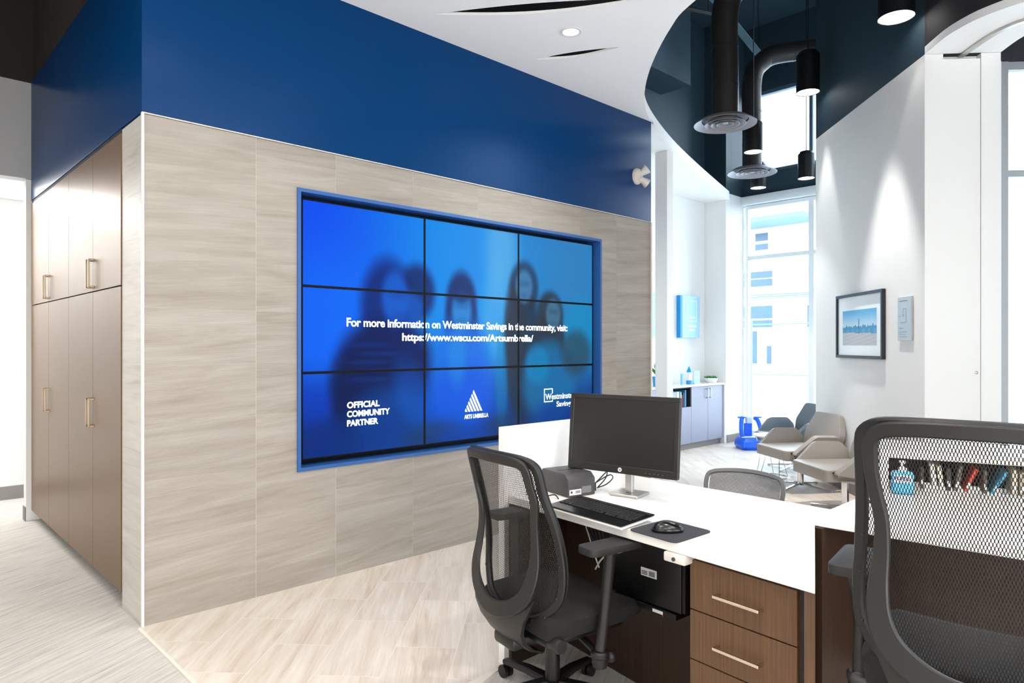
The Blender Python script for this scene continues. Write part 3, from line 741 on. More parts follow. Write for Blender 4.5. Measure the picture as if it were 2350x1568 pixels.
# modesty panel and customer side
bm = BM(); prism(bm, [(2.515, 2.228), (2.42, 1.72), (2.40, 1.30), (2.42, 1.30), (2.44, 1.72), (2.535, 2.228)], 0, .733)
tag(finish(bm, 'modesty_panel', M['wood_shaded'], smooth=False), 'walnut modesty panel with shade in its colour in the kneehole behind the mesh chair', 'panel')
bm = BM(); prism(bm, [(2.90, 2.246), (2.885, 1.14), (2.905, 1.14), (2.92, 2.246)], 0, .733)
tag(finish(bm, 'desk_front_panel', M['panel_white'], smooth=False), 'white customer-side front panel under the worktop', 'panel')
# divider between workstations
bm = BM(); a_, g_ = Vector((2.035, .829)), Vector((2.718, 1.108)); dv = (g_-a_).normalized(); nv_ = Vector((-dv.y, dv.x))*.030
prism(bm, [tuple(a_), tuple(g_), tuple(g_+nv_), tuple(a_+nv_)], 0, .733)
tag(finish(bm, 'divider_panel', M['wood'], smooth=False), 'walnut divider panel between the drawer unit and the right-hand kneehole', 'panel')
# drawer pedestal
a, b = Vector((2.077, 1.272)), Vector((2.036, .880)); dd = (b-a).normalized(); nn = Vector((-dd.y, dd.x)); nn = nn if nn.x > 0 else -nn; wL = (b-a).length
t = thing('drawer_pedestal', 'walnut drawer pedestal with satin nickel bar handles under the worktop', 'drawer unit', (a.x, a.y, 0), math.atan2(dd.y, dd.x))
# local x along the front, local +y into the desk (dd rotated +90deg)
bm = BM(); prism(bm, [(.001, .021), (wL-.022, .021), (wL-.19, .33), (.001, .33)], .06, .728); finish(bm, 'body', M['wood_shaded'], t, smooth=False)
bm = BM(); prism(bm, [(.01, .06), (wL-.05, .06), (wL-.20, .33), (.01, .33)], 0, .059); finish(bm, 'plinth', M['black'], t, smooth=False)
for i, (z0, z1) in enumerate(((.547, .716), (.376, .543), (.064, .372))):
    d = bx('drawer', (0, 0, z0), (wL-.004, .019, z1), M['wood'], t, bev=.0012, seg=1)
    zc = z0+.078 if i < 2 else z1-.085
    bm = BM(); x0, x1 = wL*.5-.085, wL*.5+.085
    box(bm, (x0, -.034, zc-.005), (x1, -.024, zc+.005), .0015, 1)
    for xx in (x0+.005, x1-.005): box(bm, (xx-.005, -.030, zc-.005), (xx+.005, -.0003, zc+.005), .0015, 1)
    finish(bm, 'handle', M['nickel'], d)
# little switch box under the worktop edge
t = thing('switch_box', 'small white switch box fixed under the worktop edge beside the drawers', 'switch', (2.035, 1.31, .700), radians(-94))
bx('housing', (-.045, 0, 0), (.045, .07, .0335), M['plastic_white'], t, bev=.006)
bm = BM(); lathe(bm, [(0, 0), (.007, 0), (.007, .004), (0, .004)], n=14, mtx=frame_mtx((0, -.0005, .015), (1, 0, 0), (0, 0, 1))); finish(bm, 'button', M['lens'], t)

tag(bx('side_panel', (2.735, 1.088, 0), (3.28, 1.118, .733), M['wood_shaded']), 'walnut side panel with shade in its colour closing the left of the right-hand kneehole', 'panel')
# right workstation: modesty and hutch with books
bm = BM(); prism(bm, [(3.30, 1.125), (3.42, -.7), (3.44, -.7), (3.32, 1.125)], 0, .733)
tag(finish(bm, 'modesty_panel', M['wood_shaded'], smooth=False), 'walnut modesty panel with shade in its colour behind the nearest mesh chair', 'panel')
hA, hB = Vector((3.56, 1.10)), Vector((4.17, -.70)); hdv = (hB-hA).normalized(); hl = (hB-hA).length
t = thing('desk_hutch', 'white desk hutch with an open book shelf behind the nearest chair', 'shelf unit', (hA.x, hA.y, .7705), math.atan2(hdv.y, hdv.x))
# local x along the front (towards the camera's right), local +y away from the desk user
hb = BM(); box(hb, (-.04, 0, .146), (hl, .42, .182), .002, 1); finish(hb, 'hutch_top', M['worktop'], t)
bx('side_panel', (-.04, .001, 0), (-.004, .42, .145), M['panel_white'], t)
bx('back_panel', (-.003, .24, 0), (hl, .42, .145), M['niche'], t)
bx('shelf_divider', (1.02, .004, 0), (1.045, .239, .145), M['niche'], t)
hut = t
def hutch_pt(x, y, z): c, s = cos(hut.rotation_euler.z), sin(hut.rotation_euler.z); return (hA.x+x*c-y*s, hA.y+x*s+y*c, .771+z)
bcols = [('4a4036', 'dark brown'), ('eceae4', 'white'), ('d9d2c4', 'cream'), ('3a3a3c', 'charcoal'), ('6a6258', 'grey-brown'), ('d2402c', 'red'), ('58524a', 'dark grey'), ('3a9ac0', 'pale blue'), ('c9c0a6', 'beige'), ('a49c8a', 'khaki'), ('e6e0d2', 'off-white'), ('786a58', 'tan'), ('d8d4cc', 'light grey')]
bxs = [.13, .18, .208, .235, .262, .300, .378, .404, .485, .512, .555, .592, .620]
lean = [0, -.12, -.12, 0, .2, .42, .0, .50, 0, 0, -.22, -.1, 0]
where = ['nearest the sanitiser', 'leaning left beside the dark brown binder', 'behind the white folder in the hutch', 'standing upright left of the red folder', 'leaning toward the red folder', 'leaning steeply on the hutch shelf', 'between the red and pale blue folders', 'leaning steeply right of the red folder', 'just right of the pale blue folder', 'second right of the pale blue folder', 'leaning at the right end of the hutch row', 'leaning right of the off-white folder', 'last at the right of the hutch row']
for i, (x, ln) in enumerate(zip(bxs, lean)):
    hgt = .10+.03*((i*37) % 10)/10; th = .013+.008*((i*13) % 7)/7
    hgt = min(hgt, .118)
    kx, ky, kz = hutch_pt(x, .05, 0)
    b = thing('folder', '%s folder %s' % (bcols[i][1], where[i]), 'folder', (kx, ky, .7725), hut.rotation_euler.z, 'folders and books in the desk hutch')
    mt = Matrix.Rotation(ln, 4, 'Y')
    m_ = mat('folder_'+bcols[i][1].replace(' ', '_'), bcols[i][0], .6, var=.06)
    bm = BM(); box(bm, (0, 0, 0), (th, .16, hgt), .002, 1, mt)
    mn = min(v.co.z for v in bm.verts); bmesh.ops.translate(bm, vec=(0, 0, -mn), verts=bm.verts); finish(bm, 'cover', m_, b)
    bm = BM(); box(bm, (.003, -.0012, .02), (th-.003, .0005, .045), 0, 1, mt); bmesh.ops.translate(bm, vec=(0, 0, -mn), verts=bm.verts); finish(bm, 'spine_label', M['label_white'], b)
# sanitiser bottle
t = thing('sanitiser_bottle', 'clear blue hand sanitiser pump bottle at the left end of the hutch', 'bottle', (3.475, 1.02, .7705), radians(-70))
gb = mat('blue_gel', '58b8e8', .12, coat=.5, var=.1)
bm = BM(); box(bm, (-.046, -.028, 0), (.046, .028, .105), .018, 4); finish(bm, 'gel_body', gb, t)
bm = BM(); lathe(bm, [(.018, .104), (.018, .118), (.010, .122), (.006, .125), (.006, .14), (.014, .142), (.014, .15), (0, .152)], n=18); box(bm, (-.006, -.045, .142), (.006, 0, .15), .002, 1); finish(bm, 'pump', M['pot'], t)
bm = BM(); box(bm, (-.036, -.0295, .055), (.036, -.028, .088)); finish(bm, 'front_label', M['label_white'], t)
k = BM(); place_bm(k, text_fit('PURELL', -.030, .030, .066, .082, .03), Matrix(((1, 0, 0, 0), (0, 0, 1, -.0303), (0, 1, 0, 0), (0, 0, 0, 1)))); finish(k, 'label_text', mat('navy_ink', '1c2c8c', .5, var=.02), t, smooth=False)

# ------------------------------------------------------------------ monitor
m0, m1 = Vector((2.44, 2.15)), Vector((2.53, 1.61)); mdv = (m1-m0).normalized(); mw = (m1-m0).length
t = thing('computer_monitor', 'wide black computer monitor standing on the white worktop', 'monitor', ((m0.x+m1.x)/2, (m0.y+m1.y)/2, .7705), math.atan2(mdv.y, mdv.x))
tilt = Matrix.Translation((0, 0, .105)) @ Matrix.Rotation(radians(-5), 4, 'X')
w2 = mw/2; mh = .352
def mq(bm, lo, hi, bev=0, seg=2): return box(bm, lo, hi, bev, seg, tilt)
bm = BM(); mq(bm, (-w2, .004, 0), (w2, .026, mh), .006, 3); mq(bm, (-w2*.72, .026, .05), (w2*.72, .048, mh-.06), .01, 2)
finish(bm, 'back_shell', M['bezel'], t)
bm = BM(); bz = .020; bb_ = .034
for lo, hi in (((-w2, -.003, 0), (w2, .006, bb_)), ((-w2, -.003, mh-bz), (w2, .006, mh)), ((-w2, -.003, bb_), (-w2+bz, .006, mh-bz)), ((w2-bz, -.003, bb_), (w2, .006, mh-bz))): mq(bm, lo, hi, .0015, 1)
fb = finish(bm, 'bezel', M['bezel'], t)
bm = BM(); mq(bm, (-w2+bz, .0005, bb_), (w2-bz, .003, mh-bz)); finish(bm, 'screen', M['screen_off'], t)
tf = tilt @ Matrix(((1, 0, 0, 0), (0, 0, 1, -.0036), (0, 1, 0, 0), (0, 0, 0, 1)))
bm = BM(); r_ = lathe(bm, [(0, 0), (.0095, 0), (.0095, .0006), (0, .0006)], c=(0, 0, 0), n=28, mtx=tilt @ frame_mtx((0, -.0030, .017), (1, 0, 0), (0, 0, 1)))
finish(bm, 'logo_disc', M['label_white'], t)
k = BM(); place_bm(k, text_fit('hp', -.0058, .0058, .0105, .0235, .02), tilt @ Matrix(((1, 0.12, 0, -.002), (0, 0, 1, -.0040), (0, 1, 0, 0), (0, 0, 0, 1)))); finish(k, 'logo_text', M['bezel'], t, smooth=False)
bm = BM()
for k in range(5): mq(bm, (w2-.15+.02*k, -.0036, .014), (w2-.144+.02*k, -.0030, .016))
finish(bm, 'button_marks', M['grey_plastic'], t)
bm = BM(); box(bm, (-.0, .05, .012), (.0+.035, .075, .26), .002, 1); box(bm, (-.02, .02, .22), (.055, .07, .29), .004, 1); finish(bm, 'stand_column', M['steel'], t)
bm = BM(); box(bm, (-.055, .0, 0), (.085, .13, .012), .003, 1); finish(bm, 'stand_base', M['steel'], t)

# ------------------------------------------------------------------ keyboard
kc = [Vector(p) for p in ((2.295, 1.985), (2.262, 1.545), (2.010, 1.497), (2.052, 1.905))]
ko = kc[3]; kx_ = (kc[2]-kc[3]).normalized(); ky_ = Vector((-kx_.y, kx_.x)); kw = .43; kd = .19
t = thing('computer_keyboard', 'slim black keyboard on the worktop in front of the monitor', 'keyboard', (2.155, 1.735, .7705), math.atan2(kx_.y, kx_.x)-radians(1))
kt = Matrix.Rotation(radians(5), 4, 'X')
bm = BM(); box(bm, (-kw/2, -kd/2, .003), (kw/2, kd/2, .011), .004, 2, Matrix.Translation((0, 0, .008)) @ kt); bmesh.ops.translate(bm, vec=(0, 0, -min(v.co.z for v in bm.verts)), verts=bm.verts); finish(bm, 'base', M['trim_white'], t)
bm = BM(); box(bm, (-kw/2+.002, -kd/2+.002, .0105), (kw/2-.002, kd/2-.002, .016), .002, 1, Matrix.Translation((0, 0, .008)) @ kt); dz0 = 0
finish(bm, 'deck', M['black_gloss'], t)
rows = [(.072, .012, [(-.200+.0137*i, .0118) for i in range(30)]), (.050, .016, [(-.200+.0190*i, .0165) for i in range(21)]), (.031, .016, [(-.200+.0190*i, .0165) for i in range(21)]),
        (.012, .016, [(-.196+.0190*i, .0165) for i in range(21)]), (-.007, .016, [(-.192+.0190*i, .0165) for i in range(21)]),
        (-.026, .016, [(-.200, .022), (-.173, .018), (-.150, .018), (-.127, .110), (-.012, .018), (.010, .018), (.034, .018), (.064, .0165), (.083, .0165), (.102, .0165), (.128, .034), (.166, .0165), (.185, .0165)])]
kn = 0
for y_, dp, ks in rows:
    for x_, w_ in ks:
        if kn >= 100 and y_ < .0: pass
        kn += 1
keys_m = BM()
allk = [(x_, y_, w_, dp) for y_, dp, ks in rows for x_, w_ in ks if x_+w_ < kw/2-.004]
# keys nearest the user are parts of their own, the back rows one part
allk.sort(key=lambda q: q[1])
for x_, y_, w_, dp in allk[:100]:
    bm = BM(); box(bm, (x_, y_-dp/2, .0155), (x_+w_, y_+dp/2, .0195), .0014, 1, Matrix.Translation((0, 0, .008)) @ kt); finish(bm, 'key', M['key'], t)
bm = BM()
for x_, y_, w_, dp in allk[100:]: box(bm, (x_, y_-dp/2, .0155), (x_+w_, y_+dp/2, .0190), .0012, 1, Matrix.Translation((0, 0, .008)) @ kt)
if allk[100:]: q_ = finish(bm, 'back_keys', M['key'], t); q_['kind'] = 'stuff'

# mouse pad and mouse
pd = [(2.043, 1.508), (2.375, 1.548), (2.258, 1.295), (2.030, 1.315)]
pd = [(2.030, 1.300), (2.262, 1.290), (2.285, 1.505), (2.055, 1.520)]
def rounded(pts, r, n=5):
    out = []; N = len(pts)
    for i in range(N):
        p = Vector(pts[i]); a = (Vector(pts[i-1])-p).normalized(); b = (Vector(pts[(i+1) % N])-p).normalized()
        p0, p1 = p+a*r, p+b*r
        for k in range(n+1): s = k/n; out.append(tuple((1-s)**2*p0+2*s*(1-s)*p+s*s*p1))
    return out
bm = BM(); prism(bm, rounded(pd, .03), .7705, .7735)
tag(finish(bm, 'mouse_pad', M['mouse_pad']), 'dark rounded mouse pad on the worktop edge', 'mouse pad')
t = thing('computer_mouse', 'glossy black computer mouse on the dark pad', 'mouse', (2.135, 1.40, .7737), radians(-48))
bm = BM(); bmesh.ops.create_uvsphere(bm, u_segments=24, v_segments=14, radius=1)
for v in bm.verts:
    x, y, z = v.co; v.co = Vector((x*.058, y*(.031-.004*x), max(z, -.15)*(.030-.008*x)+.0052))
mn = min(v.co.z for v in bm.verts); bmesh.ops.translate(bm, vec=(0, 0, -mn), verts=bm.verts); finish(bm, 'body', M['black_gloss'], t)
bm = BM(); lathe(bm, [(0, -.003), (.008, -.003), (.008, .003), (0, .003)], n=16, mtx=frame_mtx((.034, 0, .0255), (1, 0, 0), (0, 0, 1))); finish(bm, 'scroll_wheel', M['charcoal'], t)

# ------------------------------------------------------------------ cheque printer with cables
t = thing('receipt_printer', 'dark grey box-shaped receipt printer left of the monitor', 'printer', (2.345, 2.080, .7705), radians(-12))
# local x to the right-back, y back
bm = BM()
pf = [(-.02, 0), (-.02, .078), (.01, .103), (.185, .103), (.20, .078), (.20, 0)]
vs0 = [bm.verts.new((-.035, y+0, z)) for y, z in pf]; f = bm.faces.new(vs0); r = bmesh.ops.extrude_face_region(bm, geom=[f]); nv = [g for g in r['geom'] if isinstance(g, bmesh.types.BMVert)]
bmesh.ops.translate(bm, vec=(.155, 0, 0), verts=nv); bmesh.ops.bevel(bm, geom=bm.edges[:], offset=.006, segments=2, affect='EDGES', profile=.5)
bmesh.ops.transform(bm, matrix=Matrix.Translation((0, -.045, 0)), verts=bm.verts); finish(bm, 'housing', M['printer'], t)
bx('paper_slot', (-.01, .04, .101), (.11, .06, .1040), M['black'], t)
bx('asset_label', (-.028, -.0665, .010), (.038, -.0652, .034), M['label_white'], t)
bx('rating_label', (.042, -.0665, .014), (.095, -.0652, .044), M['grey_plastic'], t)
bm = BM()
for k in range(9): box(bm, (.006+.0032*k, -.0671, .016), (.0076+.0032*k, -.0666, .029))
box(bm, (-.022, -.0671, .018), (-.012, -.0666, .028)); finish(bm, 'barcode', M['label_ink'], t)
bx('side_port', (.121, -.05, .01), (.138, -.01, .05), M['black'], t, bev=.003)
bm = BM(); tube(bm, spline([(2.475, 2.035, .80), (2.52, 2.0, .835), (2.56, 1.99, .845), (2.60, 2.01, .82), (2.60, 2.05, .785), (2.545, 2.06, .776)], 6), .0028, 8)
tube(bm, spline([(2.475, 2.04, .79), (2.50, 2.01, .83), (2.55, 2.005, .858), (2.57, 2.03, .82), (2.54, 2.05, .782)], 6), .0028, 8)
tag(finish(bm, 'power_cable', M['cable_black']), 'black cable looping out of the right side of the printer', 'cable')
bm = BM(); tube(bm, spline([(2.20, 2.19, .7745), (2.215, 2.13, .800), (2.245, 2.12, .785), (2.22, 2.10, .776), (2.255, 2.07, .785), (2.245, 2.035, .7745)], 6), .0030, 8)
tag(finish(bm, 'data_cable', M['cable_black']), 'short black cable end curling at the left of the printer', 'cable')

# ------------------------------------------------------------------ computer tower and cables under the desk
t = thing('computer_tower', 'black computer tower hung in a holder under the worktop', 'computer', (2.295, 1.625, .42), radians(-94))
bx('case', (-.19, -.0, 0), (.19, .09, .27), M['black'], t, bev=.005)
bx('front_grille', (.1905, .004, .004), (.205, .086, .266), M['charcoal2'], t, bev=.002, seg=1)
bm = BM(); box(bm, (-.15, -.008, -.03), (.17, .10, -.004), .003, 1); box(bm, (-.03, .091, -.03), (.03, .098, .312), .002, 1); finish(bm, 'holder', M['black'], t)
bx('asset_label', (-.005, -.0015, .105), (.074, -.0004, .138), M['label_white'], t)
bm = BM()
for k in range(10): box(bm, (.036+.003*k, -.0022, .110), (.0376+.003*k, -.0016, .130))
for k in range(3): box(bm, (.0, -.0022, .111+.006*k), (.028, -.0016, .114+.006*k))
finish(bm, 'barcode', M['label_ink'], t)
bx('holder_label', (.06, -.0095, -.022), (.11, -.0085, -.010), M['label_white'], t)
bx('red_mark', (.105, -.0095, -.030), (.111, -.0085, -.023), M['red'], t)
bm = BM(); tube(bm, spline([(2.36, 2.0, .733), (2.34, 1.96, .66), (2.335, 1.93, .60), (2.33, 1.90, .54), (2.325, 1.87, .49)], 6), .0035, 8)
tag(finish(bm, 'white_cable', M['cable_white']), 'white cable hanging straight down under the worktop', 'cable')
bm = BM(); tube(bm, spline([(2.275, 1.85, .50), (2.262, 1.81, .55), (2.258, 1.76, .59), (2.262, 1.70, .61), (2.27, 1.66, .66), (2.275, 1.65, .733)], 6), .0035, 8)
tag(finish(bm, 'white_cable', M['cable_white']), 'curved white cable behind the chair armrest', 'cable')
bm = BM()
for k in range(5):
    tube(bm, spline([(2.30, 1.93-.02*k, .733), (2.28+.004*k, 1.89-.02*k, .65-.012*k), (2.282, 1.83-.01*k, .60+.012*k), (2.275, 1.76-.008*k, .64), (2.28, 1.72+.01*k, .733)], 6), .0032, 6)
q_ = finish(bm, 'cable_bundle', M['cable_black']); tag(q_, 'tangle of black cables under the worktop beside the tower', 'cables')

# ------------------------------------------------------------------ mesh task chairs
def task_chair(name, label, loc, rz, lift, arm_top, arm_y, arm_x, fine, top_w=.232, bk=1.):
    t = thing(name, label, 'office chair', loc, rz, 'black mesh task chairs at the desk')
    sz = .46+lift
    def bxp(z):   # centre-line x of the back at height z above the seat
        pts = [(-.18, -.150), (-.10, -.190), (0, -.215), (.12, -.215), (.20, -.212), (.30, -.222), (.45, -.262), (.60, -.300)]
        for (a, xa), (b, xb) in zip(pts[:-1], pts[1:]):
            if z <= b: return xa+(xb-xa)*(z-a)/(b-a)
        return pts[-1][1]
    def wid(z):
        k = top_w
        pts = [(-.045, .0), (-.038, .10), (-.018, .165), (.025, .215), (.08, .245), (.16, .252), (.26, .246), (.36, .238), (.46, k), (.575, k-.004), (.592, k-.03), (.60, 0)]
        for (a, xa), (b, xb) in zip(pts[:-1], pts[1:]):
            if z <= b: return xa+(xb-xa)*max(0, (z-a))/(b-a)
        return 0
    def P(y, z, dx=0): return Vector((bxp(z)+1.05*y*y+dx, y, sz+z*bk))
    half = [(-.048, .0), (-.044, .06), (-.030, .125), (-.002, .18), (.038, .221), (.09, .247), (.17, .252), (.26, .246), (.36, .238), (.46, top_w+.001), (.55, top_w-.002), (.580, top_w-.014), (.597, top_w-.045), (.603, .12), (.605, 0)]
    loop = [(y, z) for z, y in half]+[(-y, z) for z, y in half[-2:0:-1]]
    lp = spline([P(y, z) for y, z in loop], 3, closed=True); lp.append(lp[0])
    # rim that carries the fabric
    bm = BM(); cen = Vector((-.24, 0, sz+.27)); strip(bm, lp, [(p-cen) for p in lp], .030, .020); finish(bm, 'rim', M['charcoal2'], t)
    lp2 = spline([P(y*1.02, z*1.005+.001, .012) for y, z in loop], 3, closed=True); lp2.append(lp2[0])
    bm = BM(); tube(bm, lp2, .0075, 8); finish(bm, 'fabric_edge', M['fabric_black'], t)
    # see-through fabric
    bm = BM(); uvl = bm.loops.layers.uv.new('weave'); nz, ny = 44, 22; g = []
    for j in range(nz+1):
        z = -.038+(.592+.038)*j/nz; w = max(.004, wid(z)-.010); g.append([bm.verts.new(P(w*(2*i/ny-1), z, .010)) for i in range(ny+1)])
    for j in range(nz):
        for i in range(ny):
            f = bm.faces.new((g[j][i], g[j][i+1], g[j+1][i+1], g[j+1][i]))
            for l in f.loops: l[uvl].uv = (l.vert.co.y, l.vert.co.z)
    finish(bm, 'mesh_back', M['mesh_black_fine'] if fine else M['mesh_black'], t)
    # hourglass rear frame
    rf = [(.596, .0), (.594, .10), (.585, .17), (.56, top_w-.030), (.50, top_w-.026), (.44, .200), (.36, .186), (.28, .186), (.20, .192), (.13, .188), (.075, .165), (.035, .118), (.010, .06), (.002, .0)]
    def RP(y, z, o_): return P(y, z, -.018-o_)
    def ofs(z): return .0 if z > .42 else .055*sm((.42-z)/.36)
    pr = [RP(y, z, ofs(z)) for z, y in rf]+[RP(-y, z, ofs(z)) for z, y in rf[-2:0:-1]]
    sp_ = spline(pr, 4, closed=True); sp_.append(sp_[0]); c2 = Vector((-.26, 0, sz+.24))
    wds = []
    for p in sp_: zz = p.z-sz; wds.append(.036 if zz > .5 else .034+.026*sm((.35-zz)/.3))
    bm = BM(); strip(bm, sp_, [(p-c2) for p in sp_], wds, .016); finish(bm, 'rear_frame', M['charcoal'], t)
    # spine shell below the frame
    bm = BM(); rowz = [(.075, .205, .052), (.03, .190, .060), (-.02, .165, .066), (-.07, .140, .062), (-.12, .115, .045), (-.165, .095, .012), (-.19, .085, -.04)]
    fr_, bk_ = [], []
    for z, w, ox in rowz:
        bs = bxp(max(z, -.18)); qa, qb = [], []
        for i in range(15):
            y = w*(i/14*2-1); zz = z*bk if z > 0 else z
            if z > .05: zz -= .055*max(0, 1-(y/w)**2)
            qa.append(bm.verts.new((bs-ox-.014+1.0*y*y, y, sz+zz))); qb.append(bm.verts.new((bs-ox+.004+1.0*y*y, y*.97, sz+zz)))
        fr_.append(qa); bk_.append(qb)
    for j in range(len(rowz)-1):
        for i in range(14):
            bm.faces.new((fr_[j][i], fr_[j][i+1], fr_[j+1][i+1], fr_[j+1][i])); bm.faces.new((bk_[j][i], bk_[j+1][i], bk_[j+1][i+1], bk_[j][i+1]))
        for q in (0, 14): bm.faces.new((fr_[j][q], fr_[j+1][q], bk_[j+1][q], bk_[j][q]))
    for j in (0, len(rowz)-1):
        for i in range(14): bm.faces.new((fr_[j][i], bk_[j][i], bk_[j][i+1], fr_[j][i+1]))
    finish(bm, 'spine_shell', M['charcoal'], t, angle=50)
    # tiny rivets on the rim
    bm = BM()
    for z, y in ((.30, .238), (.20, .248), (.08, .240), (.0, .195)):
        for s in (-1, 1):
            p = P(s*y, z, -.011); bmesh.ops.create_icosphere(bm, subdivisions=1, radius=.005, matrix=Matrix.Translation(p))
    finish(bm, 'rivets', M['black'], t)
    # seat
    bm = BM(); nx_, ny_ = 18, 18; gt, gb_ = [], []
    for i in range(nx_+1):
        u = i/nx_; x = -.20+.47*u; ra, rb = [], []
        for j in range(ny_+1):
            s = j/ny_*2-1; sq = (1-abs(2*u-1)**4*.10); y = .255*s*sq
            edge_ = max(abs(s), abs(2*u-1)); top_ = .0+.012*s*s-.035*max(0, u-.75)**2*16-.030*max(0, edge_-.85)**2*40
            ra.append(bm.verts.new((x, y, sz+top_))); rb.append(bm.verts.new((x*1., y*.96, sz-.075-.02*max(0, .9-edge_))))
        gt.append(ra); gb_.append(rb)
    for i in range(nx_):
        for j in range(ny_):
            bm.faces.new((gt[i][j], gt[i+1][j], gt[i+1][j+1], gt[i][j+1])); bm.faces.new((gb_[i][j], gb_[i][j+1], gb_[i+1][j+1], gb_[i+1][j]))
    for i in range(nx_): bm.faces.new((gt[i][0], gb_[i][0], gb_[i+1][0], gt[i+1][0])); bm.faces.new((gt[i][-1], gt[i+1][-1], gb_[i+1][-1], gb_[i][-1]))
    for j in range(ny_): bm.faces.new((gt[0][j], gt[0][j+1], gb_[0][j+1], gb_[0][j])); bm.faces.new((gt[-1][j], gb_[-1][j], gb_[-1][j+1], gt[-1][j+1]))
    finish(bm, 'seat', M['fabric_black'], t, angle=60)
    bm = BM(); box(bm, (-.18, -.20, sz-.118), (.20, .20, sz-.09), .012, 2); box(bm, (-.24, -.07, sz-.165), (.12, .07, sz-.115), .015, 2); finish(bm, 'mechanism', M['black'], t)
    for s in (-1, 1):
        bm = BM(); mt = frame_mtx((-.16, s*.235, sz-.09), (1, 0, 0), (0, 0, 1)); lathe(bm, [(0, -.03), (.024, -.03), (.028, -.02), (.028, .02), (.024, .03), (0, .03)], n=20, mtx=mt); finish(bm, 'knob', M['charcoal'], t)
    # arms
    for s in (-1, 1):
        bm = BM(); ay = s*arm_y; az = arm_top
        pts = rounded([(arm_x-.125, ay-.050), (arm_x+.125, ay-.054), (arm_x+.125, ay+.050), (arm_x-.125, ay+.047)], .028)
        prism(bm, pts, az-.028, az, .008, 2); pad = finish(bm, 'arm_pad', M['arm'], t)
        yb = s*(arm_y-.02)
        bm = BM(); tube(bm, [(arm_x-.03, yb-.0*s, sz-.13), (arm_x-.01, yb, sz-.0), (arm_x, ay, az-.033)], [.020, .020, .021], 16); finish(bm, 'arm_post', M['charcoal'], t)
        bm = BM(); lathe(bm, [(0, -.19), (.026, -.19), (.030, -.175), (.030, -.155), (.034, -.15), (.034, -.135), (.027, -.13), (0, -.13)], c=(arm_x-.032, yb, sz), n=20)
        tube(bm, [(arm_x-.032, yb, sz-.150), (arm_x-.0, s*.10, sz-.128)], .014, 10); bmesh.ops.create_icosphere(bm, subdivisions=2, radius=.022, matrix=Matrix.Translation((arm_x+.02, yb, sz-.165))); finish(bm, 'arm_bracket', M['charcoal2'], t)
    # gas lift and base
    bm = BM(); lathe(bm, [(0, sz-.16), (.016, sz-.16), (.016, .24), (.0, .24)], n=18); finish(bm, 'gas_lift', M['steel'] if False else M['charcoal'], t)
    bm = BM(); lathe(bm, [(0, .255+lift*.4), (.028, .255+lift*.4), (.030, .245+lift*.4), (.030, .10), (.045, .085), (.045, .06), (0, .06)], n=24); finish(bm, 'lift_sleeve', M['black'], t)
    for k in range(5):
        a = 2*pi*k/5+radians(22); d = Vector((cos(a), sin(a), 0))
        bm = BM(); strip(bm, [d*.03+Vector((0, 0, .095)), d*.16+Vector((0, 0, .090)), d*.31+Vector((0, 0, .068))], [(-d.y, d.x, 0)]*3, [.055, .046, .034], [.035, .028, .022]); lg = finish(bm, 'base_leg', M['charcoal2'], t)
        n_ = Vector((-d.y, d.x, 0)); bm = BM()
        for s in (-1, 1):
            c = d*.31+n_*.014*s+Vector((0, 0, .027)); lathe(bm, [(0, -.008), (.027, -.008), (.027, .008), (0, .008)], n=18, mtx=frame_mtx(c, d, (0, 0, 1)))
        tube(bm, [d*.31+Vector((0, 0, .027)), d*.31+Vector((0, 0, .062))], .007, 8); finish(bm, 'caster', M['black'], lg)
    return t
task_chair('task_chair', 'black mesh-back task chair pushed up to the left workstation', (2.03, 1.872, 0), radians(-10), 0, .728, .31, .03, True, .222, .965)
task_chair('task_chair', 'large black mesh-back task chair nearest the camera at the right edge', (2.068, .428, 0), radians(8), .205, .848, .300, .04, False)

# ------------------------------------------------------------------ grey mesh guest chair on the customer side
t = thing('guest_chair', 'grey mesh-back guest chair showing its top over the far side of the worktop', 'chair', (3.50, 1.90, 0), radians(187))
gm = M['grey_plastic']
def gb(y, z): return Vector((-.22-.10*(z-.45)/.4+.9*y*y, y, z))
prof = [(0, .46), (.16, .46), (.21, .50), (.222, .58), (.225, .65), (.205, .692), (.12, .708), (0, .714)]
loop = prof+[(-y, z) for y, z in prof[-2:0:-1]]
lp = spline([gb(y, z) for y, z in loop], 4, closed=True); lp.append(lp[0]); cg = Vector((-.26, 0, .65))
bm = BM(); strip(bm, lp, [(p-cg) for p in lp], .024, .018); finish(bm, 'back_frame', gm, t)
bm = BM(); uvl = bm.loops.layers.uv.new('weave'); g = []
for j in range(21):
    z = .468+.236*j/20; w = .207 if z > .52 else .16+.047*(z-.468)/.052
    if z > .68: w = .207-(z-.68)*3.0
    g.append([gb_ for gb_ in [bm.verts.new(gb(w*(2*i/14-1), z)) for i in range(15)]])
for j in range(20):
    for i in range(14):
        f = bm.faces.new((g[j][i], g[j][i+1], g[j+1][i+1], g[j+1][i]))
        for l in f.loops: l[uvl].uv = (l.vert.co.y, l.vert.co.z)
finish(bm, 'mesh_back', M['grey_mesh'], t)
bm = BM(); box(bm, (-.22, -.23, .41), (.24, .23, .46), .02, 3); finish(bm, 'seat', M['fabric_black'], t)
for sx in (-1, 1):
    for sy in (-1, 1):
        bm = BM(); tube(bm, [(sx*.19, sy*.20, .41), (sx*.23, sy*.23, .0)], .012, 10); finish(bm, 'leg', M['chrome'], t)

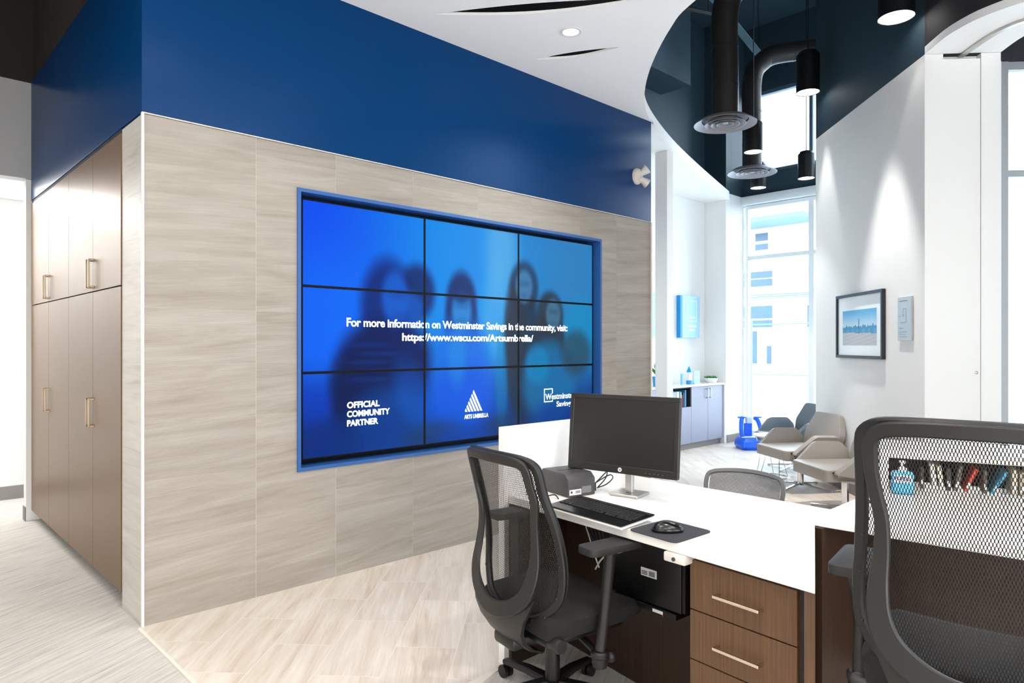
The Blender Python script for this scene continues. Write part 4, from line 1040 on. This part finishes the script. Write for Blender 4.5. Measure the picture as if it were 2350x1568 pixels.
# ------------------------------------------------------------------ lounge chairs
def lounge(label, loc, rz, m):
    t = thing('lounge_chair', label, 'armchair', loc, rz, 'low lounge chairs along the white wall')
    # local +x = facing
    def padded(name, poly, thick, mtx, mm=m):
        bm = BM(); prism(bm, [tuple(p) for p in rounded(poly, .035, 4)], -thick/2, thick/2, min(.018, thick*.35), 3); bmesh.ops.transform(bm, matrix=mtx, verts=bm.verts); return finish(bm, name, mm, t, angle=50)
    for s in (-1, 1):
        lean_ = radians(14)*s
        mt = Matrix.Translation((0, s*.30, .32)) @ Matrix.Rotation(-lean_, 4, 'X') @ Matrix(((1, 0, 0, 0), (0, 0, -1, 0), (0, 1, 0, 0), (0, 0, 0, 1)))
        padded('armrest', [(-.20, -.01), (.02, -.03), (.27, .04), (.29, .075), (.08, .262), (-.16, .255), (-.24, .16)], .055, mt)
    bm = BM(); prism(bm, [tuple(p) for p in rounded([(-.24, -.27), (.34, -.29), (.34, .29), (-.24, .27)], .06, 5)], .325, .425, .028, 3); finish(bm, 'seat', m, t, angle=50)
    mt = Matrix.Translation((-.215, 0, .36)) @ Matrix.Rotation(radians(-17), 4, 'Y') @ Matrix(((0, 0, 1, 0), (1, 0, 0, 0), (0, 1, 0, 0), (0, 0, 0, 1)))
    padded('backrest', [(-.25, 0), (.25, 0), (.29, .20), (.19, .41), (-.19, .41), (-.29, .20)], .07, mt)
    bm = BM(); lathe(bm, [(0, .325), (.022, .325), (.022, .27), (.030, .268), (.030, .05), (.045, .035), (0, .03)], n=24); finish(bm, 'pedestal', M['chrome'], t)
    for k in range(4):
        a = pi/2*k+radians(28); d = Vector((cos(a), sin(a), 0)); bm = BM()
        strip(bm, [d*.03+Vector((0, 0, .05)), d*.32+Vector((0, 0, .018))], [(-d.y, d.x, 0)]*2, [.040, .028], [.022, .012]); box(bm, tuple(d*.31-Vector((.012, .012, 0))), tuple(d*.31+Vector((.012, .012, .014)))); finish(bm, 'base_leg', M['chrome'], t)
    return t
lounge('dark grey low lounge chair farthest along the white wall', (7.98, 3.50, 0), radians(150), M['lounge_dark'])
lounge('taupe low lounge chair in the middle of the row, beside the wire table', (6.965, 2.986, 0), radians(146), M['lounge'])
lounge('taupe low lounge chair nearest the desk, partly behind the mesh chair', (6.20, 2.27, 0), radians(142), M['lounge'])

# wire side table
t = thing('wire_side_table', 'small round white side table on thin chrome wires between the lounge chairs', 'table', (7.315, 3.46, 0))
bm = BM(); lathe(bm, [(0, .455), (.185, .455), (.19, .462), (.185, .470), (0, .470)], n=40); finish(bm, 'tabletop', M['pot'], t)
bm = BM()
for r_, z_ in ((.17, .008), (.17, .448)): 
    tube(bm, [(r_*cos(2*pi*k/28), r_*sin(2*pi*k/28), z_) for k in range(29)], .0045, 6)
finish(bm, 'wire_ring', M['chrome'], t)
for k in range(5):
    a = 2*pi*k/5+.3; bm = BM(); tube(bm, [(.17*cos(a), .17*sin(a), .008), (.12*cos(a+.25), .12*sin(a+.25), .23), (.17*cos(a+.1), .17*sin(a+.1), .448)], .004, 6); finish(bm, 'wire_leg', M['chrome'], t)

# bright blue moulded plastic piece
t = thing('plastic_rider', 'bright blue moulded plastic ride-on toy on the floor by the tall window', 'toy', (9.08, 4.62, 0), radians(-44))
bm = BM()
for (z0, w0, d0), (z1, w1, d1_) in (((0.004, .15, .17), (.10, .155, .19)), ((.10, .155, .19), (.17, .125, .15))): pass
pr = [(.004, .140, .17), (.05, .158, .20), (.12, .150, .19), (.165, .120, .14)]
rings = []
for z, w, d in pr:
    ring_ = [Vector(p) for p in rounded([(-w, -d), (w, -d), (w, d), (-w, d)], .06, 4)]; rings.append([bm.verts.new((p.x, p.y, z)) for p in ring_])
for a, b in zip(rings[:-1], rings[1:]):
    for i in range(len(a)): bm.faces.new((a[i], a[(i+1) % len(a)], b[(i+1) % len(a)], b[i]))
bm.faces.new(rings[0][::-1]); bm.faces.new(rings[-1]); finish(bm, 'base', M['toy'], t)
for s in (-1, 1):
    bm = BM(); pts = [(s*.115, -.08, .165), (s*.135, -.09, .27), (s*.115, -.03, .40), (s*.085, .02, .435)]
    strip(bm, spline(pts, 4), [(1, 0, 0)]*13, [.055]*13, .05); finish(bm, 'side_upright', M['toy'], t)
    bm = BM(); tube(bm, [(s*.06, -.02, .445), (s*.165, -.03, .447)], .011, 10); finish(bm, 'handle', M['toy'], t)
bm = BM(); box(bm, (-.055, .02, .166), (.055, .06, .36), .012, 2); finish(bm, 'back_panel', M['toy'], t)
bm = BM(); box(bm, (-.045, -.04, .36), (.045, .04, .455), .02, 3); finish(bm, 'head_piece', M['toy_light'], t)
bm = BM(); box(bm, (-.14, -.12, .166), (.14, -.02, .185), .008, 2); finish(bm, 'seat_plate', M['toy_light'], t)

# ------------------------------------------------------------------ alcove cabinet and what stands on it
t = thing('low_cabinet', 'low grey laminate cabinet with a white top in the lobby alcove', 'cabinet', (5.62, 5.14, 0))
bx('top', (.0, -.02, .878), (3.728, .325, .905), M['worktop'], t)
bx('end_panel', (3.69, -.02, 0), (3.728, .325, .877), M['worktop'], t)
bm = BM(); box(bm, (0, .02, .09), (2.29, .325, .877)); box(bm, (2.815, .02, .09), (3.689, .325, .877)); box(bm, (2.29, .02, .09), (2.815, .325, .60)); box(bm, (2.29, .30, .60), (2.815, .325, .877)); box(bm, (2.29, .02, .86), (2.815, .30, .877)); finish(bm, 'body', M['niche'], t, smooth=False)
bx('toe_kick', (0, .05, 0), (3.689, .07, .089), M['base_grey'], t)
for a, b, z0, z1 in ((2.812, 3.245, .092, .872), (3.249, 3.685, .092, .872), (2.292, 2.808, .092, .60), (1.50, 2.288, .092, .872)):
    d = bx('door', (a, -.0, z0), (b, .019, z1), M['laminate_grey'], t, bev=.001, seg=1)
    if b == 3.245 or a == 3.249:
        hx = b-.04 if b == 3.245 else a+.04; bm = BM(); box(bm, (hx-.005, -.032, .70), (hx+.005, -.024, .84)); box(bm, (hx-.005, -.03, .70), (hx+.005, -.0003, .712)); box(bm, (hx-.005, -.03, .828), (hx+.005, -.0003, .84)); finish(bm, 'handle', M['steel'], d)
lb = ['pale grey binder at the left of the alcove shelf', 'white ring binder on the alcove shelf', 'teal book on the alcove shelf', 'slim white book right of the teal one', 'red-spined slim book on the alcove shelf', 'dark navy book on the alcove shelf', 'bright blue book at the right of the alcove shelf']
for i, (x, w, hgt, c) in enumerate([(7.99, .10, .22, '9fb4b4'), (8.10, .06, .22, 'dce6e6'), (8.17, .025, .225, '2f8f98'), (8.20, .02, .21, 'e8e8e8'), (8.225, .02, .17, 'b83a34'), (8.26, .03, .2, '1c3a5a'), (8.30, .04, .235, '1f7fae')]):
    tag(bx('book', (x, 5.165, .6015), (x+w-.002, 5.33, .6015+hgt), mat('book_cover_'+c, c, .6, var=.05), bev=.002, seg=1), lb[i], 'book', 'books on the alcove cabinet shelf')
# bottle, tub, leaflets, planter
t = thing('glue_bottle', 'white bottle with a pointed blue cap on the alcove cabinet', 'bottle', (8.55, 5.25, .9055))
lb_ = mat('blue_cap', '2a9fd6', .4, var=.04)
bm = BM(); lathe(bm, [(0, 0), (.042, 0), (.042, .055), (0, .055)], n=20); finish(bm, 'foot', lb_, t)
bm = BM(); lathe(bm, [(0, .055), (.040, .055), (.040, .17), (0, .17)], n=20); finish(bm, 'body', M['pot'], t)
bm = BM(); lathe(bm, [(0, .17), (.040, .17), (.030, .20), (.004, .255), (0, .256)], n=20); finish(bm, 'cap', lb_, t)
tag(bx('leaflet_card', (8.30, 5.22, .9055), (8.34, 5.23, 1.06), lb_, mtx=None), 'narrow blue card left of the blue-capped bottle', 'card')
bm = BM(); box(bm, (8.66, 5.24, .9055), (8.82, 5.25, 1.09)); box(bm, (8.66, 5.22, .9055), (8.82, 5.28, .915)); tag(finish(bm, 'leaflet_holder', M['poster']), 'pale blue leaflet stand right of the blue-capped bottle', 'leaflet stand')
t = thing('potted_succulent', 'low white bowl of green succulents at the right end of the alcove cabinet', 'plant', (9.17, 5.26, .9055))
bm = BM(); lathe(bm, [(0, 0), (.07, 0), (.095, .05), (.10, .07), (.092, .07), (.085, .055), (0, .05)], n=28); finish(bm, 'bowl', M['pot'], t)
bm = BM()
for k in range(46):
    a = random.random()*2*pi; rr = random.random()**.5*.085; tl = .035+.025*random.random(); c = Vector((rr*cos(a), rr*sin(a), .05)); d = Vector((cos(a)*.5*rr/.08, sin(a)*.5*rr/.08, 1)).normalized()
    tube(bm, [c, c+d*tl*.5, c+d*tl], [.005, .011, .001], 5)
finish(bm, 'leaves', M['leaf'], t)
t = thing('potted_plant', 'leafy plant in a blue pot just past the end of the stone wall', 'plant', (7.80, 5.27, .9055))
bm = BM(); lathe(bm, [(0, 0), (.06, 0), (.075, .13), (.065, .13), (.06, .11), (0, .11)], n=24); finish(bm, 'pot', lb_, t)
bm = BM()
for k in range(24):
    a = random.random()*2*pi; d = Vector((cos(a), sin(a), 0)); c = Vector((0, 0, .11)); L_ = .10+.12*random.random(); s_ = Vector((-d.y, d.x, 0))*.011
    p1 = c+d*L_*.45+Vector((0, 0, L_*.8)); p2 = c+d*L_*.75+Vector((0, 0, L_*1.0))
    vs = [bm.verts.new(q) for q in (c-s_*.4, c+s_*.4, p1+s_, p2, p1-s_)]; bm.faces.new(vs)
bmesh.ops.solidify(bm, geom=bm.faces[:], thickness=.0015); finish(bm, 'leaves', M['leaf'], t)

def wall_banner(x0, x1, z0, z1, label, full):
    t = thing('wall_sign', label, 'sign', ((x0+x1)/2, 5.470, z0)); w = (x1-x0)/2; hh = z1-z0
    bx('panel', (-w, -.06, 0), (w, -.0, hh), M['poster'], t); bx('blue_side', (-w-.004, -.0605, 0), (-w+.075*0+.052, -.0601+.06, hh), M['poster_edge'], t) if full else None
    bm = BM(); cx_ = .05; s = .30 if full else .28; zz = hh*.62
    for lo, hi in (((cx_-.13, zz-.14), (cx_+.13, zz-.13)), ((cx_-.13, zz+.16), (cx_+.13, zz+.17)), ((cx_-.13, zz-.13), (cx_-.12, zz+.16)), ((cx_+.12, zz-.13), (cx_+.13, zz+.16)), ((cx_-.09, zz-.09), (cx_+.09, zz-.075))): box(bm, (lo[0], -.0625, lo[1]), (hi[0], -.0601, hi[1]))
    finish(bm, 'emblem', M['poster_white'], t)
    bm = BM()
    for i, w_ in enumerate((.12, .085)): 
        for k in range(5): box(bm, (cx_-w_+k*w_*.4, -.0625, hh*.30-.055*i-.03), (cx_-w_+k*w_*.4+w_*.33, -.0601, hh*.30-.055*i))
    finish(bm, 'lettering', M['poster_white'], t)
wall_banner(8.58, 9.10, 1.57, 2.18, 'light blue box sign with a white square emblem in the alcove', True)
wall_banner(7.55, 8.40, 1.57, 2.18, 'light blue box sign partly hidden behind the slim white column', True)

# ------------------------------------------------------------------ framed picture and evacuation plan on the right wall
def on_wall(px, py, z, off):   # local x runs along the wall to the viewer's right, y out of the wall
    p = Vector((px, py)); return frame_mtx((p.x-wn.x*off, p.y-wn.y*off, z), (-wd.x, -wd.y, 0), (0, 0, 1))
pl_, pr_ = Vector((7.235, 2.707)), Vector((6.52, 2.045)); pw = (pr_-pl_).length
t = thing('framed_picture', 'black framed seaside photograph on the white wall', 'picture', (pl_.x-wn.x*.0, pl_.y-wn.y*.0, 1.331), math.atan2(-wd.y, -wd.x))
# local x along the wall toward the camera, local -y faces the lobby
def pbox(name, x0, x1, z0, z1, y0, y1, m, bev=0): return bx(name, (x0, y0, z0), (x1, y1, z1), m, t, bev=bev, seg=1)
sgn = -1 if (Matrix.Rotation(t.rotation_euler.z, 3, 'Z') @ Vector((0, 1, 0))).dot(Vector((-wn.x, -wn.y, 0))) < 0 else 1
def yy(a): return a*sgn
def pb(name, x0, x1, z0, z1, a, b, m): return bx(name, (x0, min(yy(a), yy(b)), z0), (x1, max(yy(a), yy(b)), z1), m, t)
PHh = .622; fr = .028
bm = BM()
for x0, x1, z0, z1 in ((0, pw, 0, fr), (0, pw, PHh-fr, PHh), (0, fr, fr, PHh-fr), (pw-fr, pw, fr, PHh-fr)): box(bm, (x0, min(yy(.001), yy(.035)), z0), (x1, max(yy(.001), yy(.035)), z1), .002, 1)
finish(bm, 'frame', mat('black_frame', '1b242b', .3, var=.05), t)
pb('mat_board', fr, pw-fr, fr, PHh-fr, .002, .018, M['poster_white'])
ix0, ix1, iz0, iz1 = .13, pw-.13, .125, PHh-.16
# photograph: sky, skyline, shore as bands of one printed sheet
bm = BM(); cl = bm.loops.layers.float_color.new('picture'); nx_, nz_ = 60, 44; gv = []
def photo(u, v):
    c = mixc((96, 182, 232), (196, 226, 244), sm(v/.5))
    sk = .47+.03*sin(u*37)*sin(u*11+1)+.02*sin(u*90)
    if v > sk: c = (70, 150, 196)
    if v > .56: c = mixc((96, 176, 214), (70, 150, 200), abs(sin(u*20)))
    if v > .64+.05*u: c = mixc((200, 204, 208), (176, 180, 186), abs(sin(u*9+v*30))*.5)
    if abs(u-.49) < .014 and .25 < v < .7: c = mixc(c, (60, 110, 140), .6)
    return tuple(x/255 for x in c)
for j in range(nz_+1): gv.append([bm.verts.new((ix0+(ix1-ix0)*i/nx_, yy(.0187), iz0+(iz1-iz0)*j/nz_)) for i in range(nx_+1)])
for j in range(nz_):
    for i in range(nx_):
        f = bm.faces.new((gv[j][i], gv[j][i+1], gv[j+1][i+1], gv[j+1][i])); c = (*lin(photo(i/nx_, 1-j/nz_)), 1)
        for l in f.loops: l[cl] = c
pm = bpy.data.materials.new('printed_photo'); pm.use_nodes = True; n, b = nodes_of(pm); a = n.nodes.new('ShaderNodeAttribute'); a.attribute_name = 'picture'; n.links.new(a.outputs['Color'], b.inputs['Base Color']); b.inputs['Roughness'].default_value = .5
finish(bm, 'photo_print', pm, t, smooth=False)
p0 = Vector((6.348, 1.886)); p1 = Vector((6.186, 1.737)); pw2 = (p1-p0).length
t = thing('evacuation_plan', 'narrow grey floor plan plaque beside the framed picture', 'sign', (p0.x, p0.y, 1.495), math.atan2(-wd.y, -wd.x))
pb('plate', 0, pw2, 0, .36, .001, .014, M['steel'])
pb('plan_sheet', .006, pw2-.006, .006, .354, .0142, .0152, mat('plan_paper', 'bccad4', .4, var=.03))
bm = BM()
for x0, x1, z0, z1 in ((.03, .16, .325, .330), (.09, .14, .26, .263), (.09, .093, .19, .26), (.137, .14, .15, .26), (.05, .14, .147, .150), (.02, .09, .10, .103), (.03, .15, .07, .072), (.03, .12, .05, .052), (.04, .15, .03, .032), (.02, .05, .20, .203), (.075, .11, .21, .213)):
    box(bm, (x0, min(yy(.0153), yy(.0158)), z0), (x1, max(yy(.0153), yy(.0158)), z1))
finish(bm, 'plan_lines', mat('plan_ink', '5c6c78', .5, var=.03), t)

# ------------------------------------------------------------------ pendants, ducts, diffusers
def pendant(x, y, label, power, spot=True, z=3.60, r=.102, h_=.345, cone=70):
    t = thing('pendant_lamp', label, 'pendant lamp', (x, y, z), 0, 'black cylinder pendants in the lobby')
    bm = BM(); lathe(bm, [(r-.006, .006), (r-.003, 0), (r, 0), (r, h_-.035), (r-.012, h_-.02), (r-.022, h_-.018), (r-.022, h_), (0, h_)], n=36); finish(bm, 'shade', M['pendant'], t)
    bm = BM(); lathe(bm, [(0, .006), (r-.006, .006)], n=36); finish(bm, 'diffuser', M['lamp_glow'], t)
    bm = BM(); tube(bm, [(0, 0, h_), (.0, 0, 6.295-z)], .005, 6); finish(bm, 'cord', M['pendant'], t)
    bm = BM(); lathe(bm, [(0, h_+.03), (.008, h_+.03), (.01, h_), (0, h_)], n=12); finish(bm, 'cord_grip', M['steel'], t)
    if spot: lamp('SPOT', 'pendant_beam', (x, y, z-.01), power, (1, .98, .95), spot_size=radians(cone), spot_blend=.45, shadow_soft_size=.04)
    return t
pendant(7.335, 3.065, 'large black cylinder pendant lamp close to the far end of the right wall', 80, z=4.15, r=.118, h_=.43, cone=36)
pendant(7.20, 3.61, 'black cylinder pendant lamp hanging beside the front round diffuser', 60)
pendant(8.822, 3.707, 'black cylinder pendant lamp against the high window at the right wall', 80)
pendant(8.886, 4.387, 'short-looking black pendant lamp seen below the rear round diffuser', 40)
pendant(5.98, 1.80, 'black cylinder pendant lamp cut off by the top edge of the photo', 7, z=4.06, r=.134, h_=.43, cone=60)
lamp('SPOT', 'wall_washer', (6.146, 2.312, 4.4), 420, (1, .98, .95), spot_size=radians(38), spot_blend=.5, shadow_soft_size=.04)

def diffuser(x, y, label, z=3.64, R=.30):
    t = thing('round_diffuser', label, 'air diffuser', (x, y, z), 0, 'round air diffusers in the lobby')
    bm = BM(); lathe(bm, [(.225, .040), (R, 0), (R, .006), (.231, .052), (.225, .040)], n=48); finish(bm, 'outer_cone', M['diffuser'], t)
    for r1, w_ in ((.200, .030), (.140, .028), (.085, .026)):
        bm = BM(); lathe(bm, [(r1, -.002), (r1-w_, .030), (r1-w_-.004, .030), (r1-.006, -.002), (r1, -.002)], n=40); finish(bm, 'ring', M['diffuser'], t)
    bm = BM(); lathe(bm, [(0, .004), (.030, .012), (.030, .018), (0, .02)], n=24); finish(bm, 'core', M['diffuser'], t)
    bm = BM(); lathe(bm, [(0, .050), (.226, .050), (.226, .056), (.13, .070), (0, .070)], n=40); finish(bm, 'throat', M['black'], t)
    return t
diffuser(6.215, 3.412, 'larger-looking round air diffuser on the front dark duct')
diffuser(8.22, 4.14, 'smaller-looking round air diffuser on the rear dark duct')
def duct(pts, r, label, seams=True):
    bm = BM(); P = spline(pts, 6); tube(bm, P, r, 28)
    o = finish(bm, 'air_duct', M['duct'], angle=60)
    bm = BM(); acc = 0; last = P[0]
    for a, b in zip(P[:-1], P[1:]):
        acc += (b-a).length
        if acc > .32:
            acc = 0; d = (b-a).normalized()*.006; tube(bm, [a-d, a+d], r+.004, 28)
    finish(bm, 'duct_seams', M['duct'], o, angle=60); tag(o, label, 'duct', 'round air ducts in the lobby')
duct([(6.215, 3.412, 3.715), (6.215, 3.412, 4.2), (6.215, 3.412, 4.75), (6.28, 3.33, 4.98), (6.50, 3.10, 5.10), (6.8, 2.82, 5.12), (7.03, 2.61, 5.12)], .128, 'front dark round duct dropping to the larger diffuser')
duct([(8.22, 4.14, 3.715), (8.22, 4.14, 4.2), (8.22, 4.14, 4.82), (8.30, 4.05, 5.05), (8.46, 3.84, 5.15), (8.95, 3.15, 5.17)], .118, 'rear dark round duct bending over the high window')
t = thing('roof_brace', 'pale blue-grey steel angle brace under the dark roof', 'beam', (0, 0, 0))
bm = BM(); strip(bm, [(7.6, 4.35, 5.75), (8.6, 4.2, 5.25)], [(0, 1, 0)]*2, .10, .012); strip(bm, [(7.6, 4.40, 5.79), (8.6, 4.25, 5.29)], [(0, 0, 1)]*2, .09, .012); finish(bm, 'angle_bar', mat('slate_steel', '5d8294', .5, var=.04), t)
t = thing('ceiling_rail', 'thin dark horizontal rail on rods below the dark roof', 'rail', (0, 0, 0))
bm = BM(); tube(bm, [(6.6, 4.6, 5.45), (7.6, 4.2, 5.45)], .025, 8); tube(bm, [(6.9, 4.48, 5.45), (6.9, 4.48, 6.295)], .008, 6); tube(bm, [(7.4, 4.28, 5.45), (7.4, 4.28, 6.295)], .008, 6); finish(bm, 'rail_bar', M['duct'], t)

# ------------------------------------------------------------------ outside
struct(bx('floor', (10.1, -20, -.3), (40, 40, -.05), M['street']))
t = thing('building', 'white building across the street seen through the tall window', 'building', (22, 0, -.05))
bm = BM(); box(bm, (0, 4, 0), (6, 24, 8)); finish(bm, 'wall', M['facade'], t, smooth=False)
bm = BM(); box(bm, (-1.3, 8.8, 5.45), (-.001, 12.4, 5.6)); finish(bm, 'canopy', M['facade_grey'], t, smooth=False)
for i, (y0, y1, z0, z1) in enumerate(((10.52, 10.95, 5.02, 5.28), (10.52, 10.95, 4.72, 4.92), (10.37, 11.4, 3.78, 4.0), (10.37, 11.4, 3.5, 3.74), (10.37, 11.4, 2.42, 2.84), (10.37, 11.4, 2.12, 2.36), (10.9, 11.2, .9, 2.0), (10.40, 10.55, .9, 1.5), (8.0, 9.2, 2.1, 2.8), (7.4, 8.6, 3.6, 4.1))):
    w = bx('window', (-.04, y0, z0), (-.001, y1, z1), M['facade_glass'], t)
bm = BM()
for z in (3.08, 3.14, 3.20): box(bm, (-.10, 8.4, z), (-.001, 12.4, z+.02))
finish(bm, 'ledge', M['facade_grey'], t, smooth=False)
t = thing('street_railing', 'thin pale railing with two bars outside the tall window', 'railing', (11.0, 4.6, -.05))
bm = BM(); 
for z in (1.02, 1.86): tube(bm, [(0, -1.5, z), (0, 1.6, z)], .010, 8)
finish(bm, 'bar', M['rail'], t)
for y in (-.3, .95): bm = BM(); tube(bm, [(0, y, 0), (0, y, 1.95)], .016, 8); finish(bm, 'post', M['rail'], t)
